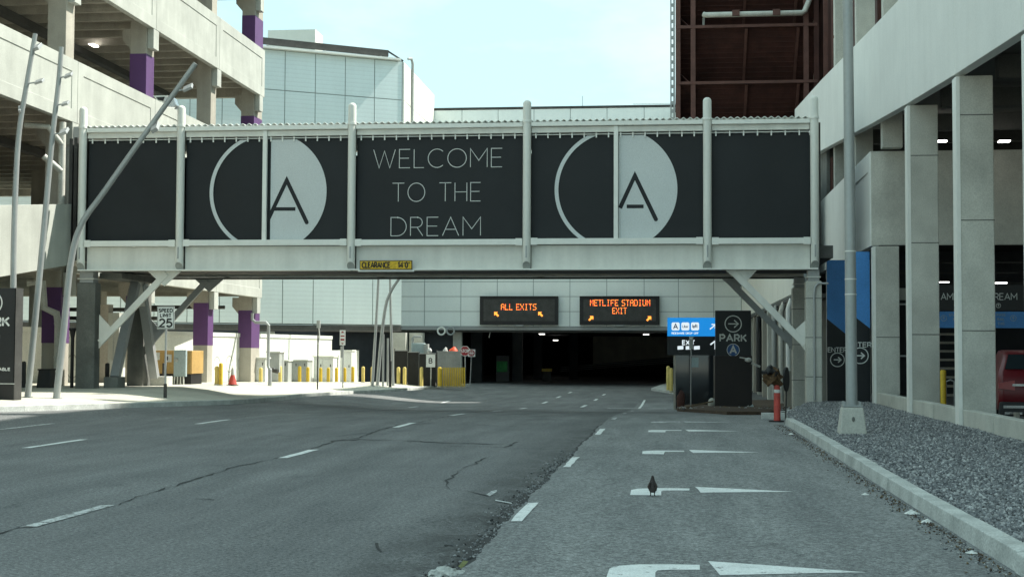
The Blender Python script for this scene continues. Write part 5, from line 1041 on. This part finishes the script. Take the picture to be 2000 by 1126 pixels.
# long white boundary wall with sprayed loops
w0, w1 = np.array([-27.2, 47.6]), np.array([-20.9, 86.5]); wd = (w1-w0)/np.linalg.norm(w1-w0); wn_ = np.array([wd[1], -wd[0]])
t = thing('boundary_wall', 'long white rendered wall with sprayed loops behind the left garage columns', 'wall', (*w0, 0)); Lw = np.linalg.norm(w1-w0); nseg = 7
for k in range(nseg):
    p_, q_ = w0+wd*(Lw*k/nseg+.01), w0+wd*(Lw*(k+1)/nseg-.01)
    MB().add([(*(u-wn_*o), z) for o in (0, .3) for (u, z) in ((p_, -.7), (q_, -.7), (q_, 2.42), (p_, 2.42))], BF).build('wall_panel', 'wall_white', t)
    MB().add([(*(u-wn_*o), z) for o in (-.05, .35) for (u, z) in ((p_, 2.425), (q_, 2.425), (q_, 2.63), (p_, 2.63))], BF).build('coping', 'wall_white', t, bevel=.01)
    MB().add([(*(u-wn_*o), z) for o in (-.012, -.004) for (u, z) in ((p_, -.5), (q_, -.5), (q_, zl(70)-.02), (p_, zl(70)-.02))], BF).build('skirting', 'dark_steel', t)
mb = MB()
for s, r in ((14.5, .55), (11.0, .5), (24.2, .38), (25.6, .42), (27.0, .42), (5.0, .5)):
    O3 = np.array([*(w0+wd*s+wn_*.006), 0]); ribbon(mb, arc(0, 1.0, r*.9, r, 20, 350, 24), .055, O3, np.array([*wd, 0]), ZU)
tag(mb.build('graffiti', 'graffiti', t), kind='stuff')
w3 = w1+wd*0.02; MB().add([(*(u-wn_*o), z) for o in (0, .3) for (u, z) in ((w3, -.7), (w3+wd*4.5, -.7), (w3+wd*4.5, 1.75), (w3, 1.75))], BF).build('wall_panel', 'wall_white', t)
def wall_y(px_):
    d = ray(px_, 740); A_ = np.array([[d[0]/d[1], -wd[0]/wd[1]], [1, -1]]); tY = None
    k1, k2 = d[0]/d[1], wd[0]/wd[1]; return (w0[0]-k2*w0[1])/(k1-k2)
# utility column under the bridge
q = gl(214, 747); t = thing('utility_column', 'pale concrete utility column with meter box under the footbridge', 'column', (q[0], q[1], q[2])); box('shaft', 'concrete_beige', t, q[0]-.62, q[0]-.1, q[1], q[1]+.5, q[2]-.1, 3.6); box('cover', 'concrete_pale', t, q[0]-.09, q[0]+.38, q[1]-.02, q[1]+.5, q[2]-.1, 3.25); MB().tube([(q[0]+.14, q[1]-.05, q[2]), (q[0]+.14, q[1]-.05, 3.2)], .02, 6).build('conduit', 'cabinet_grey', t); box('meter', 'cabinet_grey', t, q[0]+.05, q[0]+.3, q[1]-.14, q[1]-.07, 1.0, 1.3)
# orange equipment cabinet with papers and grey meter box
q = gl(334, 750); Y = q[1]; a, b = onY(296, 700, Y)[0], onY(375, 700, Y)[0]; zt = onY(334, 684, Y)[2]; t = thing('equipment_cabinet', 'orange equipment cabinet with taped papers behind the speed limit sign', 'cabinet', (q[0], Y, q[2]))
box('body', 'orange_box', t, a, b, Y, Y+1.4, q[2]+.42, zt, bevel=.02); box('base', 'black', t, a+.05, b-.05, Y+.05, Y+1.35, q[2]-.1, q[2]+.41)
for k in range(3): x = a+(b-a)*(k+.5)/3; box('door', 'orange_box', t, x-(b-a)/6+.03, x+(b-a)/6-.03, Y-.03, Y-.003, q[2]+.48, zt-.06, bevel=.008); box('handle', 'dark_steel', t, x-(b-a)/6+.08, x-(b-a)/6+.14, Y-.05, Y-.032, q[2]+.95, q[2]+1.1)
for px_, py_ in ((307, 695), (330, 699)): p = onY(px_, py_, Y); box('notice', 'litter', t, p[0]-.12, p[0]+.12, Y-.042, Y-.034, p[2]-.15, p[2]+.15)
p = onY(351, 710, Y-.5); t = thing('meter_cabinet', 'pale blue meter cabinet on legs before the orange cabinet', 'cabinet', (p[0], Y-.5, q[2])); box('body', 'cabinet_blue', t, p[0]-.25, p[0]+.25, Y-.5, Y-.35, p[2]-.5, p[2]+.54, bevel=.015); box('door', 'cabinet_blue', t, p[0]+.02, p[0]+.23, Y-.525, Y-.503, p[2]-.45, p[2]+.5); MB().ball((p[0]-.13, Y-.51, p[2]+.15), (.08, .04, .08), 10, 8).build('meter_dial', 'cabinet_grey', t)
for k in range(4): MB().tube([(p[0]-.22+.13*k, Y-.5, q[2]-.1), (p[0]-.2+.12*k, Y-.5, p[2]-.5)], .03, 6).build('conduit', 'wall_white', t)
g = 'yellow bollards guarding the cabinets'
bollard(308, 749, 706, 'yellow bollard before the left half of the orange cabinet', g, 'yellow', .09); bollard(343, 749, 708, 'yellow bollard before the pale blue meter cabinet', g, 'yellow', .09); bollard(319, 752, 708, 'thin dark bollard just left of the speed limit post', g, 'dark_steel', .05)
bollard(423, 751, 714, 'pale yellow bollard left of the traffic cone', g, 'yellow_pale', .08); bollard(431, 752, 708, 'olive shaded bollard nearest the traffic cone', g, 'yellow', .08)
# traffic cone
q = gl(454, 752); hgt = onY(454, 718, q[1])[2]-q[2]; t = thing('traffic_cone', 'red traffic cone with grey tip near the purple column', 'cone', tuple(q)); P_ = [(0, .16), (.03, .15), (.35, .105), (.62, .06), (1.0, .03)]
MB().tube([(q[0], q[1], q[2]+h*hgt) for h, r in P_], [r*1.25 for h, r in P_], 16).build('body', 'delineator', t, smooth=True); MB().tube([(q[0], q[1], q[2]+hgt*.6), (q[0], q[1], q[2]+hgt)], [.082, .042], 14).build('sleeve', 'cabinet_grey', t, smooth=True); box('base', 'black', t, q[0]-.2, q[0]+.2, q[1]-.2, q[1]+.2, q[2], q[2]+.035)
# white cabinets with doors in front of the wall
def cabinet(l, r, yt, yb, label, depth=1.0, door=None, mat='cabinet_white'):
    q = gl((l+r)/2, 752); Y = min(wall_y(l)-depth-.15, 88.0); a, b = onY(l, yb, Y)[0], onY(r, yb, Y)[0]; q[2] = side_z(a, Y); zt = onY((l+r)/2, yt, Y)[2]; t = thing('cabinet', label, 'cabinet', (q[0], Y, q[2]), 'white service cabinets along the wall')
    box('body', mat, t, a, b, Y, Y+depth, q[2]-.1, zt, bevel=.015); box('roof', 'wall_white', t, a-.06, b+.06, Y-.08, Y+depth+.05, zt+.004, zt+.07)
    n = 2 if door is None else door
    for k in range(n): x0 = a+(b-a)*k/n+.05; x1 = a+(b-a)*(k+1)/n-.05; box('door', 'cabinet_grey' if mat == 'cabinet_grey' else 'cabinet_white', t, x0, x1, Y-.035, Y-.003, q[2]+.12, zt-.12, bevel=.008); box('handle', 'dark_steel', t, x1-.12, x1-.07, Y-.055, Y-.037, q[2]+.9, q[2]+1.05)
    return t
cabinet(498, 518, 700, 750, 'small white cabinet half behind the standpipe column', .8, 1); cabinet(521, 545, 688, 751, 'tall grey white cabinet second from the standpipe column', 1.0, 1, 'cabinet_grey'); cabinet(540, 562, 705, 752, 'low open fronted cabinet with grey door in the middle', .8, 1, 'cabinet_grey'); cabinet(566, 600, 704, 751, 'wide cabinet with grey front left of the thin camera post', 1.2, 2, 'cabinet_grey'); cabinet(612, 650, 697, 753, 'bright white double door cabinet behind the thin camera post', 1.0, 2); cabinet(664, 686, 685, 752, 'tall white cabinet at the right end of the wall', 1.0, 1)
g = 'yellow bollards in the row before the white cabinets'; names = ['first', 'second', 'third', 'fourth', 'fifth', 'sixth', 'seventh', 'eighth', 'ninth', 'tenth', 'eleventh', 'twelfth']
for k, (px_, yb, yt) in enumerate([(509, 750, 717), (547, 752, 714), (585, 752, 714), (601, 752, 716), (626, 753, 717), (641, 753, 717), (657, 753, 717), (673, 753, 717), (689, 753, 715), (709, 755, 715), (727, 756, 715)]):
    bollard(px_, yb, yt, names[k]+' yellow bollard from the left in the row before the white cabinets', g, 'yellow_pale' if k in (0, 1, 9, 10) else 'yellow', .10, Y=min(wall_y(min(px_, 660)-34)-2.0, 83.5))
bollard(527, 753, 718, 'grey unpainted bollard left of the yellow cabinet row', 'grey bollards on the left pavement', 'grey_steel', .09)
# thin camera post
q = gl(620, 760); Y = q[1]; t = thing('camera_post', 'thin grey post with small camera head before the white cabinets', 'post', tuple(q)); z1 = onY(622, 640, Y)[2]; MB().tube([(q[0], Y, q[2]-.05), (q[0], Y, z1)], .035, 8).build('post', 'dark_steel', t); box('head', 'cabinet_grey', t, q[0]-.06, q[0]+.10, Y-.06, Y+.06, z1, z1+.36); MB().tube([(q[0]+.05, Y-.03, z1), (q[0]+.09, Y-.03, z1-.4), (q[0]+.03, Y-.03, z1-.8)], .025, 6).build('cable', 'cabinet_white', t)
def no_entry(t, cx_, cz, s, Y, plate=True):
    O_ = np.array([0, Y-.006, 0]); 
    if plate: box('plate', 'sign_white', t, cx_-s, cx_+s, Y, Y+.02, cz-s, cz+s)
    mb = MB(); disc(mb, (cx_, cz), s*.88, O_, XU, ZU, n=32); d = mb.build('red_disc', 'sign_red', t); O2 = O_+np.array([0, -.004, 0])
    MB().poly([(cx_-s*.62, O2[1], cz-s*.12), (cx_+s*.62, O2[1], cz-s*.12), (cx_+s*.62, O2[1], cz+s*.12), (cx_-s*.62, O2[1], cz+s*.12)]).build('white_bar', 'sign_white', d)
    mb = MB(); text_mb(mb, 'DO NOT', s*.26, s*.06, O2, XU, ZU, cx_, cz+s*.28, .2, s*1.0); mb.build('lettering', 'sign_white', d); mb = MB(); text_mb(mb, 'ENTER', s*.26, s*.06, O2, XU, ZU, cx_, cz-s*.52, .2, s*.95); mb.build('lettering', 'sign_white', d)
q = gl(669, 757); Y = q[1]; c = onY(669, 659, Y); t = thing('road_sign', 'tall white sign with red marks on a post by the white cabinets', 'sign', tuple(q)); MB().tube([(q[0], Y+.05, q[2]-.05), (q[0], Y+.05, c[2]+.3)], .035, 8).build('post', 'grey_steel', t); hw, hh = 5.6*Y/FP, 15*Y/FP; box('plate', 'sign_white', t, c[0]-hw, c[0]+hw, Y, Y+.02, c[2]-hh, c[2]+hh)
O_ = np.array([0, Y-.006, 0])
for zc, f_ in ((c[2]+hh*.5, 1), (c[2]-hh*.5, -1)): mb = MB(); mb.poly([(c[0]+hw*.7*x, O_[1], zc+f_*hh*.36*z) for x, z in ((-1, -1), (1, -1), (1, 0), (.5, .8), (0, 1), (-.5, .8), (-1, 0))]); d = mb.build('red_mark', 'sign_red', t); MB().poly([(c[0]+x, O_[1]-.004, zc+z) for x, z in ((-.1, -.08), (.1, -.08), (.1, .05), (-.1, .05))]).build('white_mark', 'sign_white', d)
box('small_plate', 'grey_steel', t, c[0]-.1, c[0]+.06, Y-.01, Y-.002, c[2]-hh-.65, c[2]-hh-.05)
# cluster of bent light poles further on
g2 = 'bent light poles beside the far drive'
def far_pole(label, path, wpx, base): return bent_pole(label, path, wpx, 0, [], base, g2)
far_pole('straight leaning light pole, left one of the far pole group', [(727, 752), (734, 640), (739, 550), (752, 300)], 6, (727, 753)); far_pole('curved light pole bending right in the middle of the far group', [(737, 751), (745, 660), (753, 600), (762, 572), (778, 546), (800, 515)], 7, (737, 752)); far_pole('upright light pole, right one of the far pole group', [(768, 752), (764, 640), (762, 550), (760, 300)], 5.5, (768, 753))
bollard(762, 756, 703, 'tall black lantern bollard at the foot of the far light poles', 'lantern bollards', 'black', .08)
for px_, yb, yt, l in ((748, 754, 652, 'slim rusty chain post between the far light poles'), (757, 753, 660, 'slim grey post right of the chain post')): q = gl(px_, yb); Y = q[1]; tag(MB().tube([(q[0], Y, q[2]-.05), (q[0], Y, onY(px_, yt, Y)[2])], .06, 8).build('slim_post', 'galvanised', smooth=True), l, 'post', 'slim posts at the far poles')
# dark screened enclosure with equipment behind
q = gl(790, 752); Ye2 = q[1]+1.5; t = thing('screen_fence', 'black screened fence around the equipment yard by the tunnel', 'fence', (q[0], Ye2, q[2]))
for l, r, yt, m_ in ((771, 796, 684, 'fence_fabric'), (797, 818, 687, 'fence_fabric'), (819, 852, 690, 'fence_fabric'), (853, 900, 686, 'fence_grey')):
    a, b = onY(l, 700, Ye2)[0], onY(r, 700, Ye2)[0]; zt = onY((l+r)/2, yt, Ye2)[2]; box('fence_panel', m_, t, a+.02, b-.02, Ye2, Ye2+.05, q[2]-.1, zt); MB().tube([(a, Ye2, q[2]-.1), (a, Ye2, zt+.1)], .035, 8).build('fence_post', 'dark_steel', t); MB().bar((a, Ye2-.03, zt), (b, Ye2-.03, zt), .05, .05).build('top_bar', 'grey_steel', t)
p = onY(818, 690, Ye2+1); t = thing('transformer', 'grey blue equipment tank with pipe elbow behind the black fence', 'equipment', (p[0], Ye2+1, q[2])); box('tank', 'cabinet_blue', t, p[0]-.45, p[0]+.35, Ye2+.8, Ye2+1.6, q[2], p[2]+.65, bevel=.05); MB().tube([(p[0]-.4, Ye2+1, p[2]+.5), (p[0]-.4, Ye2+1, p[2]+.95), (p[0]-.3, Ye2+1, p[2]+1.05), (p[0]+.15, Ye2+1, p[2]+1.05)], .08, 8).build('pipe_elbow', 'galvanised', t, smooth=True); box('panel', 'cabinet_grey', t, p[0]+.36, p[0]+.62, Ye2+.7, Ye2+1.2, q[2], p[2]+.6)
p = onY(886, 686, Ye2+.6); mb = MB(); mb.tube([(p[0], Ye2+.6, p[2]-.15), (p[0], Ye2+.6, p[2]+.05), (p[0]+.05, Ye2+.6, p[2]+.3)], [.34, .30, .05], 10); tag(mb.build('orange_tarp', 'traffic_orange', smooth=True), 'orange tarp heap showing above the grey fence panel', 'tarp')
for px_, l in ((839, 'small white bundle above the black fence'), (870, 'small white bundle above the grey fence')): p = onY(px_, 684, Ye2+.5); mb = MB(); mb.ball((p[0], Ye2+.5, p[2]), (.16, .12, .14), 8, 6); mb.v = [(x+random.gauss(0, .02), y, z+random.gauss(0, .03)) for x, y, z in mb.v]; tag(mb.build('white_bundle', 'litter'), l, 'bundle')
g3 = 'yellow bollards before the black fence'
for px_, l in ((778, 'first yellow bollard before the black fence'), (790, 'second yellow bollard before the black fence'), (823, 'yellow bollard left of the white letter sign'), (859, 'stout yellow bollard at the left end of the yellow guard row')): bollard(px_, 753 if px_ < 850 else 752, 716, l, g3, 'yellow_pale' if px_ < 850 else 'yellow', .11 if px_ < 850 else .14, Y=Ye2-.9)
# row of yellow guard posts
for k in range(13): bollard(866+3.45*k, 752, 717, (names[k] if k < 12 else 'last')+' slim yellow post from the left in the close guard row', 'close yellow guard row', 'yellow', .040, name='guard_post', Y=Ye2-.9)
# letter sign
q = onY(841, 752, Ye2-.7); Y = q[1]; q[2] = side_z(q[0], Y); c = onY(841, 704, Y); t = thing('letter_sign', 'white sign with large letter B before the black fence', 'sign', tuple(q)); MB().tube([(q[0], Y+.05, q[2]-.05), (q[0], Y+.05, c[2])], .035, 8).build('post', 'cabinet_grey', t); hw, hh = 9*Y/FP, 12.5*Y/FP; box('plate', 'sign_white', t, c[0]-hw, c[0]+hw, Y, Y+.02, c[2]-hh, c[2]+hh); O_ = np.array([0, Y-.006, 0]); mb = MB(); text_mb(mb, 'B', hh*.75, .055, O_, XU, ZU, c[0], c[2]-hh*.38); mb.build('lettering', 'black', t)
# stop sign and no entry sign at the tunnel
q = gl(910, 752); Y = q[1]; c = onY(908, 685, Y); t = thing('stop_sign', 'red octagonal stop sign left of the tunnel mouth', 'sign', tuple(q)); r = 10.5*Y/FP; MB().tube([(c[0]+.02, Y+.05, q[2]-.05), (c[0]+.02, Y+.05, c[2])], .035, 8).build('post', 'grey_steel', t); oc = lambda r, y: [(c[0]+r*math.cos(R_(22.5+45*k)), y, c[2]+r*math.sin(R_(22.5+45*k))) for k in range(8)]; MB().prism(oc(r, Y), (0, .02, 0)).build('plate', 'sign_white', t); MB().poly(oc(r*.9, Y-.006)).build('red_face', 'sign_red', t); mb = MB(); text_mb(mb, 'STOP', r*.55, r*.11, np.array([0, Y-.01, 0]), XU, ZU, c[0], c[2]-r*.27, .2, r*1.4); mb.build('lettering', 'sign_white', t)
q = gl(918, 753); Y = q[1]-.6; c = onY(921, 689, Y); t = thing('no_entry_sign', 'square do not enter sign overlapping the stop sign', 'sign', (q[0], Y, q[2])); MB().tube([(c[0]-.1, Y+.05, q[2]-.05), (c[0], Y+.05, c[2])], .03, 8).build('post', 'grey_steel', t); no_entry(t, c[0], c[2], 7.2*Y/FP, Y)

# ================================================================== PIGEON
p = gr(1274.5, 971); g0 = np.array([p[0], p[1], .019]); t = thing('pigeon', 'dark pigeon standing on the turn arrow and facing away', 'pigeon', tuple(g0))
V = [(0, .0, .105), (0, -.035, .078), (0, -.085, .048), (0, .03, .135), (0, .045, .168), (0, .05, .20), (0, .062, .222), (0, .088, .218),
     (-.024, .008, .07), (-.022, .012, .04), (-.022, .008, .006), (-.024, .035, .004), (-.038, .026, .004),
     (.024, .008, .07), (.022, .012, .04), (.022, .008, .006), (.024, .035, .004), (.038, .026, .004)]
E_ = [(0, 1), (1, 2), (0, 3), (3, 4), (4, 5), (5, 6), (6, 7), (0, 8), (8, 9), (9, 10), (10, 11), (10, 12), (0, 13), (13, 14), (14, 15), (15, 16), (15, 17)]
RD = [(.068, .06), (.05, .038), (.026, .008), (.056, .052), (.034, .034), (.021, .022), (.020, .022), (.004, .004), (.019, .019), (.007, .007), (.005, .005), (.003, .003), (.003, .003), (.019, .019), (.007, .007), (.005, .005), (.003, .003), (.003, .003)]
me = bpy.data.meshes.new('body'); me.from_pydata(V, E_, []); ob = bpy.data.objects.new('body', me); COL.objects.link(ob); ob.parent = t; WL[ob.name] = g0; me.materials.append(MAT['pigeon'])
ob.modifiers.new('skin', 'SKIN'); sv = me.skin_vertices[0].data
for i, r in enumerate(RD): sv[i].radius = r
sv[0].use_root = True; ss = ob.modifiers.new('sub', 'SUBSURF'); ss.levels = 2; ss.render_levels = 2
for s in (-1, 1):
    mb = MB(); mb.ball((0, 0, 0), (.016, .045, .058), 12, 10); mb.v = [(g0[0]+s*.044+x-s*.35*max(0, -z)-s*.3*max(0, z), g0[1]-.012+y-.35*max(0, -z), g0[2]+.112+z) for x, y, z in mb.v]; mb.build('wing', 'pigeon_wing', ob, smooth=True)
